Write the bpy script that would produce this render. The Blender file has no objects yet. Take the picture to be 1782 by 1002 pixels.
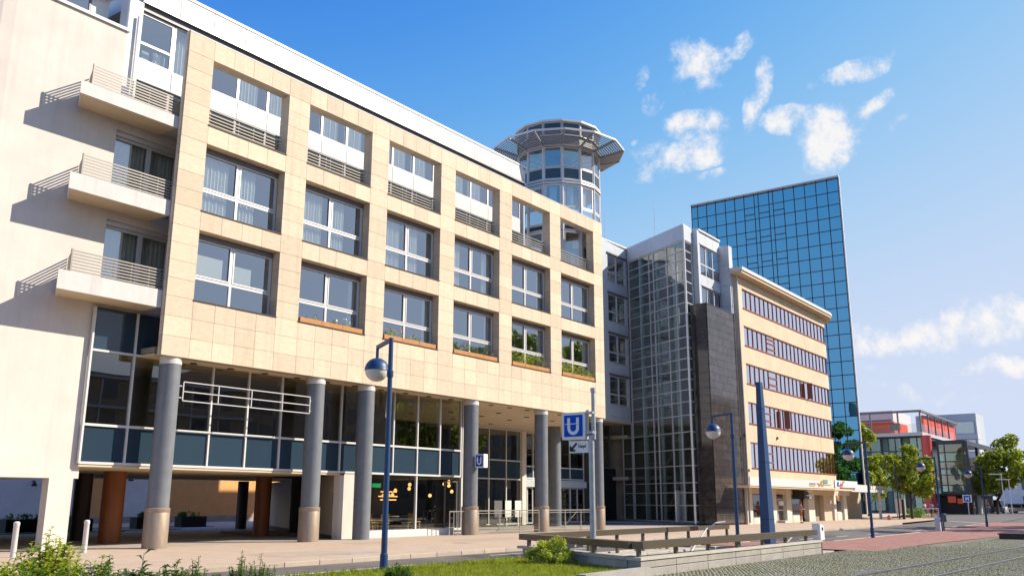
import bpy, math, random
import numpy as np
from mathutils import Vector, Matrix
random.seed(7); rng = np.random.default_rng(7)
sc = bpy.context.scene
col = sc.collection
R_ = math.radians

# ------------------------------------------------------------------ camera
YAW, TILT, ROLL, FPX = R_(53.66657), R_(13.28211), R_(0.150018), 1573.54
CAM = np.array([0.0, -27.5, 1.529])
_F = np.array([math.sin(YAW)*math.cos(TILT), math.cos(YAW)*math.cos(TILT), math.sin(TILT)])
_Rr = np.array([math.cos(YAW), -math.sin(YAW), 0.0]); _U = np.cross(_Rr, _F)
_R2 = math.cos(ROLL)*_Rr + math.sin(ROLL)*_U; _U2 = -math.sin(ROLL)*_Rr + math.cos(ROLL)*_U
cd = bpy.data.cameras.new('camera'); cam = bpy.data.objects.new('camera', cd); col.objects.link(cam)
cd.sensor_width = 36; cd.lens = 36*FPX/1782; cd.clip_start = 0.1; cd.clip_end = 4000
cam.matrix_world = Matrix(((_R2[0], _U2[0], -_F[0], CAM[0]), (_R2[1], _U2[1], -_F[1], CAM[1]), (_R2[2], _U2[2], -_F[2], CAM[2]), (0, 0, 0, 1)))
sc.camera = cam

# surveying helpers: the point where the sight line of a photo pixel meets a plane of known distance
def ray(u, v): return _F + _R2*((u-891)/FPX) + _U2*((501-v)/FPX)
def atY(u, v, y): d = ray(u, v); return CAM + d*((y-CAM[1])/d[1])
def atX(u, v, x): d = ray(u, v); return CAM + d*((x-CAM[0])/d[0])
def atZ(u, v, z): d = ray(u, v); return CAM + d*((z-CAM[2])/d[2])
def ss(t): t = min(1.0, max(0.0, t)); return t*t*(3-2*t)
def gz(x, y): return -0.15*ss((-7-y)/6.0) - 0.12*ss((x-38)/30.0)*(1-ss((x-100)/60.0))
def atG(u, v, dz=0.0):
    z = 0.0
    for _ in range(12):
        p = atZ(u, v, z+dz); z = gz(p[0], p[1])
    return p
def zat(x, y, v):
    lo, hi = -5.0, 90.0
    for _ in range(50):
        m = (lo+hi)/2; d = np.array([x, y, m])-CAM
        if 501-FPX*(d@_U2)/(d@_F) > v: lo = m
        else: hi = m
    return lo

# ------------------------------------------------------------------ light
SUN = np.array([0.95, -1.0, 1.02]); SUN /= np.linalg.norm(SUN)
SUN_EL = math.asin(SUN[2]); SUN_AZ = math.atan2(SUN[0], SUN[1])
sc.view_settings.view_transform = 'Standard'; sc.view_settings.look = 'None'
sc.view_settings.exposure = 0.97; sc.view_settings.gamma = 1.0; sc.view_settings.use_curve_mapping = False
sl = bpy.data.lights.new('sun', 'SUN'); sl.energy = 3.7; sl.angle = R_(0.5); sl.color = (1.0, 0.895, 0.735)
so = bpy.data.objects.new('sun', sl); col.objects.link(so); so.location = (60, -60, 80)
so.rotation_euler = Vector(SUN).to_track_quat('Z', 'Y').to_euler()

w = bpy.data.worlds.new('World'); sc.world = w; w.use_nodes = True
nt = w.node_tree; nt.nodes.clear()
def N(t, **k):
    n = nt.nodes.new(t)
    for a, b in k.items(): setattr(n, a, b)
    return n
def lk(a, b): nt.links.new(a, b)
def mathn(op, a, b=None, c=None, clamp=False):
    n = N('ShaderNodeMath', operation=op, use_clamp=clamp)
    for i, x in enumerate((a, b, c)):
        if x is None: continue
        if isinstance(x, (int, float)): n.inputs[i].default_value = x
        else: lk(x, n.inputs[i])
    return n.outputs[0]
sky = N('ShaderNodeTexSky', sky_type='NISHITA', sun_disc=False, sun_elevation=SUN_EL, sun_rotation=SUN_AZ, altitude=100, air_density=1.0, dust_density=0.2, ozone_density=4.5)
# film response for the sky: per channel shoulder, so the bright horizon does not clip
sp_ = N('ShaderNodeSeparateColor'); lk(sky.outputs[0], sp_.inputs[0]); cb_ = N('ShaderNodeCombineColor')
for i, (k_, n_, m_) in enumerate(((1.45, 4.0, 2.75), (1.83, 3.5, 3.12), (1.75, 3.0, 3.9))):
    pw_ = mathn('POWER', mathn('MULTIPLY', sp_.outputs[i], 1/k_), n_)
    lk(mathn('MULTIPLY', mathn('DIVIDE', pw_, mathn('ADD', pw_, 1.0)), m_), cb_.inputs[i])
tc = N('ShaderNodeTexCoord')
nz = N('ShaderNodeTexNoise'); nz.inputs['Scale'].default_value = 34; nz.inputs['Detail'].default_value = 10; nz.inputs['Roughness'].default_value = 0.66
lk(tc.outputs['Generated'], nz.inputs['Vector'])
nz2 = N('ShaderNodeTexNoise'); nz2.inputs['Scale'].default_value = 11; nz2.inputs['Detail'].default_value = 4
lk(tc.outputs['Generated'], nz2.inputs['Vector'])
off = N('ShaderNodeVectorMath', operation='SUBTRACT'); lk(nz2.outputs['Color'], off.inputs[0]); off.inputs[1].default_value = (.5, .5, .5)
off2 = N('ShaderNodeVectorMath', operation='SCALE'); lk(off.outputs[0], off2.inputs[0]); off2.inputs['Scale'].default_value = 0.06
dirn = N('ShaderNodeVectorMath', operation='ADD'); lk(tc.outputs['Generated'], dirn.inputs[0]); lk(off2.outputs[0], dirn.inputs[1])
# clouds: where in the sky they stand, how large and how tilted (degrees)
CLOUDS = [(1210, 105, 34, 38, 25, 1.0), (1212, 150, 22, 24, 60, .9), (1278, 85, 34, 12, 30, .65), (1309, 172, 16, 46, -8, 1.0), (1209, 228, 44, 22, 0, 1.0),
          (1197, 282, 62, 25, 12, 1.1), (1448, 237, 46, 40, 40, 1.25), (1510, 188, 34, 14, 45, .85), (1372, 212, 40, 18, -8, .9), (1480, 122, 52, 15, 20, .85),
          (1140, 180, 20, 18, 40, .6), (1118, 142, 12, 14, 0, .55), (1242, 316, 22, 9, 20, .5), (1553, 215, 22, 9, 30, .45), (1106, 248, 8, 6, 0, .5), (1130, 265, 28, 14, 0, .4),
          (1650, 580, 170, 26, 8, .95), (1560, 595, 90, 16, 3, .75), (1745, 645, 70, 14, 0, .95), (1780, 560, 90, 30, 8, 1.0), (1600, 680, 60, 9, 0, .5), (1665, 658, 40, 9, 0, .4), (1500, 640, 40, 10, 0, .3)]
dens = None
for (u, v, a, b, rot, wgt) in CLOUDS:
    c = ray(u, v); c = c/np.linalg.norm(c)
    cr, sr = math.cos(R_(rot)), math.sin(R_(rot))
    e1 = (_R2*cr + _U2*sr); e2 = (-_R2*sr + _U2*cr)
    e1 = e1/(a*1.42/FPX); e2 = e2/(b*1.46/FPX)
    # small-angle ellipse: |(dir - centre) . axes|
    sb = N('ShaderNodeVectorMath', operation='SUBTRACT'); lk(dirn.outputs[0], sb.inputs[0]); sb.inputs[1].default_value = tuple(c)
    d1 = N('ShaderNodeVectorMath', operation='DOT_PRODUCT'); lk(sb.outputs[0], d1.inputs[0]); d1.inputs[1].default_value = tuple(e1)
    d2 = N('ShaderNodeVectorMath', operation='DOT_PRODUCT'); lk(sb.outputs[0], d2.inputs[0]); d2.inputs[1].default_value = tuple(e2)
    q = mathn('ADD', mathn('MULTIPLY', d1.outputs['Value'], d1.outputs['Value']), mathn('MULTIPLY', d2.outputs['Value'], d2.outputs['Value']))
    s = mathn('MULTIPLY', mathn('SUBTRACT', 1.0, q, clamp=True), wgt)
    dens = s if dens is None else mathn('MAXIMUM', dens, s)
fb = mathn('MULTIPLY', mathn('SUBTRACT', nz.outputs['Fac'], 0.48), 3.6)
sm = N('ShaderNodeMapRange', interpolation_type='SMOOTHSTEP'); sm.inputs['From Min'].default_value = 0.14; sm.inputs['From Max'].default_value = 1.45
lk(mathn('ADD', dens, mathn('MULTIPLY', fb, mathn('MINIMUM', mathn('MULTIPLY', dens, 3.0), 1.0))), sm.inputs['Value'])
mx = N('ShaderNodeMixRGB'); lk(mathn('MULTIPLY', sm.outputs[0], 0.92), mx.inputs['Fac']); lk(cb_.outputs[0], mx.inputs['Color1']); cc = N('ShaderNodeMixRGB'); cc.inputs['Color1'].default_value = (3.3, 3.5, 3.9, 1); cc.inputs['Color2'].default_value = (4.15, 4.0, 3.9, 1); lk(sm.outputs[0], cc.inputs['Fac']); lk(cc.outputs[0], mx.inputs['Color2'])
bg = N('ShaderNodeBackground'); bg.inputs['Strength'].default_value = 0.122
lk(mx.outputs[0], bg.inputs['Color'])
ow = N('ShaderNodeOutputWorld'); lk(bg.outputs[0], ow.inputs['Surface'])
cy = sc.cycles
cy.max_bounces = 6; cy.diffuse_bounces = 3; cy.glossy_bounces = 4; cy.transmission_bounces = 4; cy.transparent_max_bounces = 14
cy.caustics_reflective = False; cy.caustics_refractive = False; cy.use_denoising = True

# ------------------------------------------------------------------ materials
def mat(name, c, rough=.6, metal=0.0, var=0.0, scale=2.0, bump=0.0, bscale=40.0, spec=.5, rnd=0.0, c2=None, stretch=(1, 1, 1), coat=0.0, emit=None, streak=0.0):
    m = bpy.data.materials.new(name); m.use_nodes = True; t = m.node_tree; n = t.nodes; b = n['Principled BSDF']
    b.inputs['Roughness'].default_value = rough; b.inputs['Metallic'].default_value = metal
    b.inputs['Specular IOR Level'].default_value = spec; b.inputs['Coat Weight'].default_value = coat
    L = t.links.new
    out = None
    co = n.new('ShaderNodeTexCoord'); mp = n.new('ShaderNodeMapping'); mp.inputs['Scale'].default_value = stretch
    geo = n.new('ShaderNodeNewGeometry'); L(geo.outputs['Position'], mp.inputs['Vector'])
    if var > 0 or c2 is not None:
        tx = n.new('ShaderNodeTexNoise'); tx.inputs['Scale'].default_value = scale; tx.inputs['Detail'].default_value = 8; tx.inputs['Roughness'].default_value = .62
        L(mp.outputs[0], tx.inputs['Vector'])
        rp = n.new('ShaderNodeMapRange'); rp.inputs['From Min'].default_value = .33; rp.inputs['From Max'].default_value = .67
        L(tx.outputs['Fac'], rp.inputs['Value'])
        mxx = n.new('ShaderNodeMixRGB'); L(rp.outputs[0], mxx.inputs['Fac'])
        k = c2 if c2 is not None else tuple(x*(1+var) for x in c)
        k0 = c if c2 is not None else tuple(x*(1-var) for x in c)
        mxx.inputs['Color1'].default_value = (*k0, 1); mxx.inputs['Color2'].default_value = (*k, 1)
        out = mxx.outputs[0]
    if rnd > 0:
        oi = n.new('ShaderNodeObjectInfo'); mr = n.new('ShaderNodeMapRange'); mr.inputs['To Min'].default_value = 1-rnd; mr.inputs['To Max'].default_value = 1+rnd
        L(oi.outputs['Random'], mr.inputs['Value'])
        mu = n.new('ShaderNodeVectorMath'); mu.operation = 'SCALE'; L(mr.outputs[0], mu.inputs['Scale'])
        if out is not None: L(out, mu.inputs[0])
        else: mu.inputs[0].default_value = c
        out = mu.outputs[0]
    if streak > 0:
        m2 = n.new('ShaderNodeMapping'); m2.inputs['Scale'].default_value = (3.2, 3.2, .16); L(geo.outputs['Position'], m2.inputs['Vector'])
        t3 = n.new('ShaderNodeTexNoise'); t3.inputs['Scale'].default_value = 1.0; t3.inputs['Detail'].default_value = 6; t3.inputs['Roughness'].default_value = .7; L(m2.outputs[0], t3.inputs['Vector'])
        r3 = n.new('ShaderNodeMapRange'); r3.inputs['From Min'].default_value = .50; r3.inputs['From Max'].default_value = .78; r3.inputs['To Min'].default_value = 1.0; r3.inputs['To Max'].default_value = 1-streak; L(t3.outputs['Fac'], r3.inputs['Value'])
        s3 = n.new('ShaderNodeVectorMath'); s3.operation = 'SCALE'; L(r3.outputs[0], s3.inputs['Scale'])
        if out is not None: L(out, s3.inputs[0])
        else: s3.inputs[0].default_value = c
        out = s3.outputs[0]
    if out is not None: L(out, b.inputs['Base Color'])
    else: b.inputs['Base Color'].default_value = (*c, 1)
    if bump > 0:
        t2 = n.new('ShaderNodeTexNoise'); t2.inputs['Scale'].default_value = bscale; t2.inputs['Detail'].default_value = 5
        L(mp.outputs[0], t2.inputs['Vector'])
        bm = n.new('ShaderNodeBump'); bm.inputs['Strength'].default_value = bump; bm.inputs['Distance'].default_value = .02
        L(t2.outputs['Fac'], bm.inputs['Height']); L(bm.outputs[0], b.inputs['Normal'])
    if emit:
        b.inputs['Emission Color'].default_value = (*c, 1); b.inputs['Emission Strength'].default_value = emit
    return m

def glass(name, tint=(.6, .65, .62), refl=(1, 1, 1), base=.05, gain=1.0, rough=.0, wob=.0):
    """a pane: part mirror (more so at a slant), part see-through tint"""
    m = bpy.data.materials.new(name); m.use_nodes = True; t = m.node_tree; n = t.nodes; n.clear(); L = t.links.new
    tr = n.new('ShaderNodeBsdfTransparent'); tr.inputs[0].default_value = (*[t_**.5 for t_ in tint], 1)
    gl = n.new('ShaderNodeBsdfGlossy'); gl.inputs['Color'].default_value = (*refl, 1); gl.inputs['Roughness'].default_value = rough
    fr = n.new('ShaderNodeFresnel'); fr.inputs['IOR'].default_value = 1.52
    ma = n.new('ShaderNodeMath'); ma.operation = 'MULTIPLY_ADD'; ma.use_clamp = True; ma.inputs[1].default_value = gain; ma.inputs[2].default_value = base
    L(fr.outputs[0], ma.inputs[0])
    gb = n.new('ShaderNodeNewGeometry'); fc = n.new('ShaderNodeMath'); fc.operation = 'SUBTRACT'; fc.inputs[0].default_value = 1.0; L(gb.outputs['Backfacing'], fc.inputs[1])
    mf_ = n.new('ShaderNodeMath'); mf_.operation = 'MULTIPLY'; L(ma.outputs[0], mf_.inputs[0]); L(fc.outputs[0], mf_.inputs[1]); ma = mf_
    if wob > 0:
        geo = n.new('ShaderNodeNewGeometry'); tx = n.new('ShaderNodeTexNoise'); tx.inputs['Scale'].default_value = .55; tx.inputs['Detail'].default_value = 1
        L(geo.outputs['Position'], tx.inputs['Vector']); bm = n.new('ShaderNodeBump'); bm.inputs['Strength'].default_value = 1.0; bm.inputs['Distance'].default_value = wob
        L(tx.outputs['Fac'], bm.inputs['Height']); L(bm.outputs[0], gl.inputs['Normal'])
    mxs = n.new('ShaderNodeMixShader'); L(ma.outputs[0], mxs.inputs[0]); L(tr.outputs[0], mxs.inputs[1]); L(gl.outputs[0], mxs.inputs[2])
    o = n.new('ShaderNodeOutputMaterial'); L(mxs.outputs[0], o.inputs['Surface'])
    return m

M = {}
M['stone'] = mat('travertine', (.64, .525, .385), .75, var=.08, scale=3.0, bump=.10, bscale=60, rnd=.10, stretch=(1, 1, 3), streak=.22)
M['mortar'] = mat('joint mortar', (.36, .28, .19), .9)
M['plaster'] = mat('cream render', (.66, .60, .545), .85, var=.06, scale=.8, bump=.12, bscale=70, streak=.10)
M['concrete_paint'] = mat('painted balcony concrete', (.60, .58, .56), .7, var=.04, scale=3, streak=.18)
M['soffit'] = mat('soffit render', (.64, .52, .36), .85, var=.05, scale=1.2)
M['alu'] = mat('window aluminium', (.62, .60, .60), .42, metal=.25, var=.03, scale=6)
M['alu_dark'] = mat('dark aluminium', (.16, .16, .17), .45, metal=.3)
M['panel_white'] = mat('enamelled panel', (.62, .61, .60), .45, var=.03, scale=2, rnd=.03)
M['panel_grey'] = mat('grey cladding panel', (.52, .56, .60), .45, var=.04, scale=2, rnd=.04)
M['steel'] = mat('brushed steel', (.55, .54, .52), .35, metal=.8, var=.06, scale=9, stretch=(1, 1, 8))
M['sleeve'] = mat('column sleeve steel', (.34, .265, .20), .5, metal=.35, var=.10, scale=6, stretch=(3, 3, .6))
M['col_blue'] = mat('column blue grey paint', (.165, .18, .20), .5, var=.10, scale=3, streak=.25)
M['lamp_blue'] = mat('lamp post blue paint', (.014, .055, .15), .45, var=.08, scale=8)
M['rust'] = mat('rust brown column paint', (.23, .07, .015), .5, var=.14, scale=2, stretch=(4, 4, .5))
M['darkbrown'] = mat('dark brown column paint', (.035, .018, .014), .5)
M['orange'] = mat('orange render', (.85, .42, .15), .85, var=.06, scale=1.5)
M['white_wall'] = mat('white render', (.76, .76, .76), .85, var=.05, scale=1)
M['beige_wall'] = mat('beige wall', (.55, .46, .36), .85, var=.05, scale=1)
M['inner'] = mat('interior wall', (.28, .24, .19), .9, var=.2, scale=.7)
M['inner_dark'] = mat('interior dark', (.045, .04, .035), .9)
M['inner_floor'] = mat('interior floor', (.14, .11, .08), .6)
M['curtain'] = mat('sheer curtain', (.78, .78, .76), .9, var=.04, scale=5)
M['blind'] = mat('paper blind', (.72, .70, .64), .9)
M['spandrel'] = mat('blue black spandrel glass', (.028, .052, .080), .06, spec=.6, rnd=.10)
M['glass_office'] = glass('office glass', (.45, .5, .5), refl=(.95, .95, 1.0), base=.64, gain=.9, wob=.003)
M['glass'] = glass('window glass', (.78, .84, .84), refl=(.80, .91, 1.0), base=.33, gain=1.0, wob=.002)
M['glass_low'] = glass('lobby glass', (.50, .52, .44), base=.12, gain=1.1, wob=.003)
M['glass_shop'] = glass('restaurant glass', (.72, .74, .66), base=.06, gain=.9)
M['glass_atrium'] = glass('stair hall glass', (.66, .76, .71), base=.20, gain=1.0, wob=.002)
M['glass_rail'] = glass('railing glass', (.78, .82, .78), base=.02, gain=.8)
M['glass_tower'] = glass('blue mirror glass', (.02, .04, .08), refl=(.15, .41, .62), base=.85, gain=.4, wob=.004)
M['rail_grey'] = mat('grey painted railing', (.27, .25, .23), .5, metal=.25)
M['louvre'] = mat('grey louvre metal', (.36, .35, .345), .5, metal=.2)
M['glass_teal'] = glass('teal glass', (.50, .72, .70), refl=(.62, .85, .86), base=.20, gain=1.0)
M['bronze'] = mat('tower bronze mullion', (.05, .022, .018), .4, metal=.4)
M['granite'] = mat('polished dark granite', (.052, .043, .040), .09, var=.35, scale=2.5, spec=.6, rnd=.22)
M['beige'] = mat('beige facade stone', (.63, .51, .36), .8, var=.08, scale=.7, bump=.05, bscale=30, streak=.22)
M['redwood'] = mat('red brown window wood', (.27, .065, .035), .5, var=.10, scale=5, rnd=.05)
M['white_metal'] = mat('white sheet metal', (.66, .65, .63), .45, var=.02, scale=4)
M['asphalt'] = mat('asphalt', (.13, .115, .105), .85, var=.26, scale=.45, bump=.25, bscale=160)
M['pave'] = mat('exposed aggregate pavement', (.46, .345, .245), .85, c2=(.53, .41, .30), scale=1.1, bump=.35, bscale=120)
M['pave_dark'] = mat('passage paving', (.38, .34, .30), .85, var=.15, scale=1.5, bump=.2, bscale=60)
M['asphalt_new'] = mat('tar patch', (.07, .066, .064), .8, var=.2, scale=2, bump=.2, bscale=160)
M['pave_patch'] = mat('patched pavement', (.40, .31, .23), .85, c2=(.47, .375, .28), scale=2, bump=.3, bscale=100)
M['kerb'] = mat('granite kerb', (.44, .36, .28), .8, var=.08, scale=3, bump=.2, bscale=80, rnd=.10)
M['roadpaint'] = mat('worn road paint', (.62, .60, .56), .8, c2=(.42, .40, .37), scale=3)
M['redpave'] = mat('red clay paving', (.27, .115, .085), .85, c2=(.36, .19, .145), scale=1.3, bump=.3, bscale=60, stretch=(1, 1.6, 1))
M['joint'] = mat('sandy joints', (.17, .155, .10), .95, var=.3, scale=2)
M['cobble'] = mat('basalt cobble', (.27, .25, .195), .8, c2=(.19, .20, .08), scale=.9, bump=.4, bscale=90)
M['rail'] = mat('tram rail steel', (.42, .41, .42), .28, metal=.85)
M['bronze_rail'] = mat('bronze anodised sheet', (.15, .125, .09), .42, metal=.55, var=.08, scale=4, stretch=(.5, .5, 4))
M['concrete'] = mat('cast concrete', (.36, .34, .31), .85, var=.14, scale=1.6, bump=.2, bscale=60, rnd=.06, stretch=(1, 1, 1.8), streak=.3)
M['concrete_pale'] = mat('pale stair concrete', (.46, .43, .37), .85, var=.10, scale=1.4, rnd=.05)  # paler concrete, one even tone of its own
M['soil'] = mat('soil', (.055, .04, .028), .95, var=.3, scale=5, bump=.5, bscale=30)
M['planter'] = mat('black planter', (.025, .018, .016), .7)
M['wood_box'] = mat('orange stained wood', (.46, .20, .045), .6, var=.15, scale=3, stretch=(6, 1, 1))
M['sign_blue'] = mat('enamel sign blue', (.003, .085, .50), .7, spec=.15)
M['sign_white'] = mat('enamel sign white', (.80, .80, .79), .4)
M['ink'] = mat('black lettering', (.012, .012, .012), .6)
M['galv'] = mat('galvanised pole', (.43, .45, .47), .5, metal=.5, var=.16, scale=7, stretch=(1, 1, .6))
M['opal'] = mat('opal globe', (.74, .71, .63), .35, spec=.6)
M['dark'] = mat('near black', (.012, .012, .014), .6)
M['yellow'] = mat('mustard seat', (.78, .50, .06), .5)
M['warm'] = mat('lit amber lamp', (1.0, .50, .16), .4, emit=1.1)
M['exit_green'] = mat('lit exit sign', (.02, .55, .18), .4, emit=.35)
M['red'] = mat('orange red panel', (.80, .075, .02), .5, var=.05, scale=3)
M['redcol'] = mat('coral red column', (.60, .08, .075), .5)
M['teal'] = mat('teal panel', (.04, .13, .15), .3)
M['navy'] = mat('dark navy steel', (.015, .028, .045), .4)
M['tile'] = mat('grey tile cladding', (.60, .62, .65), .4, rnd=.07)
M['brick_opp'] = mat('brown opposite facade', (.38, .27, .17), .85, var=.12, scale=1)
M['bark'] = mat('bark', (.075, .055, .040), .9, var=.25, scale=6, bump=.5, bscale=30, stretch=(1, 1, .3))
def leafmat(name, c, c2):
    m = mat(name, c, .55, c2=c2, scale=2.2, rnd=.0); b = m.node_tree.nodes['Principled BSDF']
    t = m.node_tree; n = t.nodes
    tl = n.new('ShaderNodeBsdfTranslucent'); src = b.inputs['Base Color'].links[0].from_socket
    sc2 = n.new('ShaderNodeVectorMath'); sc2.operation = 'MULTIPLY'; sc2.inputs[1].default_value = (1.7, 1.7, .7); t.links.new(src, sc2.inputs[0]); t.links.new(sc2.outputs[0], tl.inputs[0])
    ms = n.new('ShaderNodeMixShader'); ms.inputs[0].default_value = .38
    t.links.new(b.outputs[0], ms.inputs[1]); t.links.new(tl.outputs[0], ms.inputs[2])
    t.links.new(ms.outputs[0], n['Material Output'].inputs['Surface'])
    return m
M['leaf'] = leafmat('tree leaf', (.13, .19, .015), (.30, .33, .03))
M['leaf_lime'] = leafmat('young shrub leaf', (.24, .32, .025), (.40, .43, .05))
M['leaf_green'] = leafmat('shrub leaf', (.055, .13, .02), (.12, .20, .03))
M['leaf_dark'] = leafmat('iris leaf', (.035, .085, .02), (.06, .12, .03))
M['grass'] = leafmat('lawn grass', (.16, .22, .015), (.32, .34, .035))
M['skin'] = mat('skin', (.55, .30, .21), .6)
M['hair'] = mat('brown hair', (.09, .045, .025), .6)
def cl(name, c): return mat(name, c, .8, var=.08, scale=9)
M['pink'] = cl('pink cotton', (.55, .24, .24)); M['rustred'] = cl('rust red cotton', (.42, .08, .03)); M['denim'] = cl('denim', (.10, .15, .26)); M['whitecloth'] = cl('white cotton', (.7, .7, .68))
M['blackcloth'] = cl('black cotton', (.02, .02, .022)); M['bluecloth'] = cl('light blue cotton', (.30, .42, .55)); M['browncloth'] = cl('brown cotton', (.13, .075, .05))
M['carwhite'] = mat('white car paint', (.75, .75, .74), .25, coat=.6); M['carsilver'] = mat('silver car paint', (.42, .43, .45), .3, metal=.5, coat=.6)
M['carglass'] = mat('car window', (.02, .025, .03), .05); M['tyre'] = mat('tyre rubber', (.02, .02, .02), .8)
M['taillight'] = mat('red car light', (.4, .015, .01), .3)
M['poster'] = mat('poster green yellow', (.10, .30, .32), .6)

# ------------------------------------------------------------------ mesh helpers
def A(*p): return np.array(p, float)
def wl(o):
    v = np.zeros(3)
    while o is not None: v += np.array(o.location); o = o.parent
    return v
class MB:
    def __init__(s): s.v = []; s.f = []; s.m = []
    def add(s, vs, fs, m=0):
        k = len(s.v); s.v.extend([tuple(map(float, p)) for p in vs]); s.f.extend([tuple(i+k for i in f) for f in fs]); s.m.extend([m]*len(fs))
    def box(s, a, b, m=0):
        x0, x1 = sorted((a[0], b[0])); y0, y1 = sorted((a[1], b[1])); z0, z1 = sorted((a[2], b[2]))
        s.add([(x0, y0, z0), (x1, y0, z0), (x1, y1, z0), (x0, y1, z0), (x0, y0, z1), (x1, y0, z1), (x1, y1, z1), (x0, y1, z1)],
              [(0, 3, 2, 1), (4, 5, 6, 7), (0, 1, 5, 4), (1, 2, 6, 5), (2, 3, 7, 6), (3, 0, 4, 7)], m)
    def obox(s, c, ax, ay, az, m=0):
        c = np.array(c, float); ax, ay, az = (np.array(q, float)/2 for q in (ax, ay, az))
        if np.dot(np.cross(ax, ay), az) < 0: ax = -ax          # keep the faces turned outwards
        P = [c-ax-ay-az, c+ax-ay-az, c+ax+ay-az, c-ax+ay-az, c-ax-ay+az, c+ax-ay+az, c+ax+ay+az, c-ax+ay+az]
        s.add(P, [(0, 3, 2, 1), (4, 5, 6, 7), (0, 1, 5, 4), (1, 2, 6, 5), (2, 3, 7, 6), (3, 0, 4, 7)], m)
    def bar(s, p, q, wd, h, m=0, up=(0, 0, 1)):
        p, q = np.array(p, float), np.array(q, float); d = q-p; l = np.linalg.norm(d); u = d/l
        up = np.array(up, float); sd = np.cross(u, up)
        if np.linalg.norm(sd) < 1e-4: sd = np.cross(u, (1, 0, 0))
        sd /= np.linalg.norm(sd); up = np.cross(sd, u)
        s.obox((p+q)/2, d, sd*wd, up*h, m)
    def tube(s, p, q, r, n=10, r2=None, cap=True, m=0):
        p, q = np.array(p, float), np.array(q, float); u = (q-p)/np.linalg.norm(q-p); r2 = r if r2 is None else r2
        a = np.cross(u, (0, 0, 1)); a = a if np.linalg.norm(a) > 1e-3 else np.array([1., 0, 0]); a /= np.linalg.norm(a); b = np.cross(u, a)
        V = [p+(a*math.cos(t)+b*math.sin(t))*r for t in np.arange(n)*2*math.pi/n]+[q+(a*math.cos(t)+b*math.sin(t))*r2 for t in np.arange(n)*2*math.pi/n]
        fs = [(i, (i+1) % n, n+(i+1) % n, n+i) for i in range(n)]
        if cap: fs += [tuple(range(n))[::-1], tuple(range(n, 2*n))]
        s.add(V, fs, m)
    def path(s, pts, r, n=8, m=0):
        pts = [np.array(p, float) for p in pts]
        rs = r if isinstance(r, (list, tuple)) else [r]*len(pts)
        V = []; F = []
        for i, p in enumerate(pts):
            d = pts[min(i+1, len(pts)-1)]-pts[max(i-1, 0)]; d = d/np.linalg.norm(d)
            a = np.cross(d, (0.13, .99, .05)); a /= np.linalg.norm(a); b = np.cross(d, a)
            V += [p+(a*math.cos(t)+b*math.sin(t))*rs[i] for t in np.arange(n)*2*math.pi/n]
            if i: F += [((i-1)*n+j, (i-1)*n+(j+1) % n, i*n+(j+1) % n, i*n+j) for j in range(n)]
        F += [tuple(range(n))[::-1], tuple(range((len(pts)-1)*n, len(pts)*n))]
        s.add(V, F, m)
    def prism(s, poly, z0, z1, m=0):
        n = len(poly); V = [(x, y, z0) for x, y in poly]+[(x, y, z1) for x, y in poly]
        s.add(V, [tuple(range(n))[::-1], tuple(range(n, 2*n))]+[(i, (i+1) % n, n+(i+1) % n, n+i) for i in range(n)], m)
    def xprism(s, poly, c, ax, ay, az, m=0):
        """poly in (ax, ay) plane at c, extruded along az"""
        c, ax, ay, az = (np.array(q, float) for q in (c, ax, ay, az)); n = len(poly)
        V = [c+ax*a+ay*b for a, b in poly]; V += [p+az for p in V]
        s.add(V, [tuple(range(n))[::-1], tuple(range(n, 2*n))]+[(i, (i+1) % n, n+(i+1) % n, n+i) for i in range(n)], m)
    def lathe(s, prof, c, n=16, m=0):
        c = np.array(c, float); k = len(prof)
        V = [c+A(r*math.cos(t), r*math.sin(t), z) for (r, z) in prof for t in np.arange(n)*2*math.pi/n]
        F = [(j*n+i, j*n+(i+1) % n, (j+1)*n+(i+1) % n, (j+1)*n+i) for j in range(k-1) for i in range(n)]
        F += [tuple(range(n))[::-1], tuple(range((k-1)*n, k*n))]
        s.add(V, F, m)
    def quad(s, *p, m=0): s.add(p, [tuple(range(len(p)))], m)
    def build(s, name, mats, parent=None, smooth=False, kind=None, label=None):
        me = bpy.data.meshes.new(name); o0 = wl(parent) if parent is not None else np.zeros(3)
        V = np.array(s.v)-o0
        me.from_pydata(V.tolist(), [], s.f)
        mats = mats if isinstance(mats, (list, tuple)) else [mats]
        for q in mats: me.materials.append(M[q] if isinstance(q, str) else q)
        if len(mats) > 1: me.polygons.foreach_set('material_index', s.m)
        if smooth:
            me.polygons.foreach_set('use_smooth', [True]*len(me.polygons))
            if hasattr(me, 'set_sharp_from_angle'): me.set_sharp_from_angle(angle=R_(40))
        o = bpy.data.objects.new(name, me); col.objects.link(o)
        if parent is not None: o.parent = parent
        if kind: o['kind'] = kind
        if label: o['label'] = label
        return o
def thing(name, label, cat, loc=(0, 0, 0), group=None):
    o = bpy.data.objects.new(name, None); col.objects.link(o); o.location = tuple(map(float, loc)); o.empty_display_size = .3
    o['label'] = label; o['category'] = cat
    if group: o['group'] = group
    return o
def tag(o, label, cat, group=None):
    o['label'] = label; o['category'] = cat
    if group: o['group'] = group
    return o
_pc = {}
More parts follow.
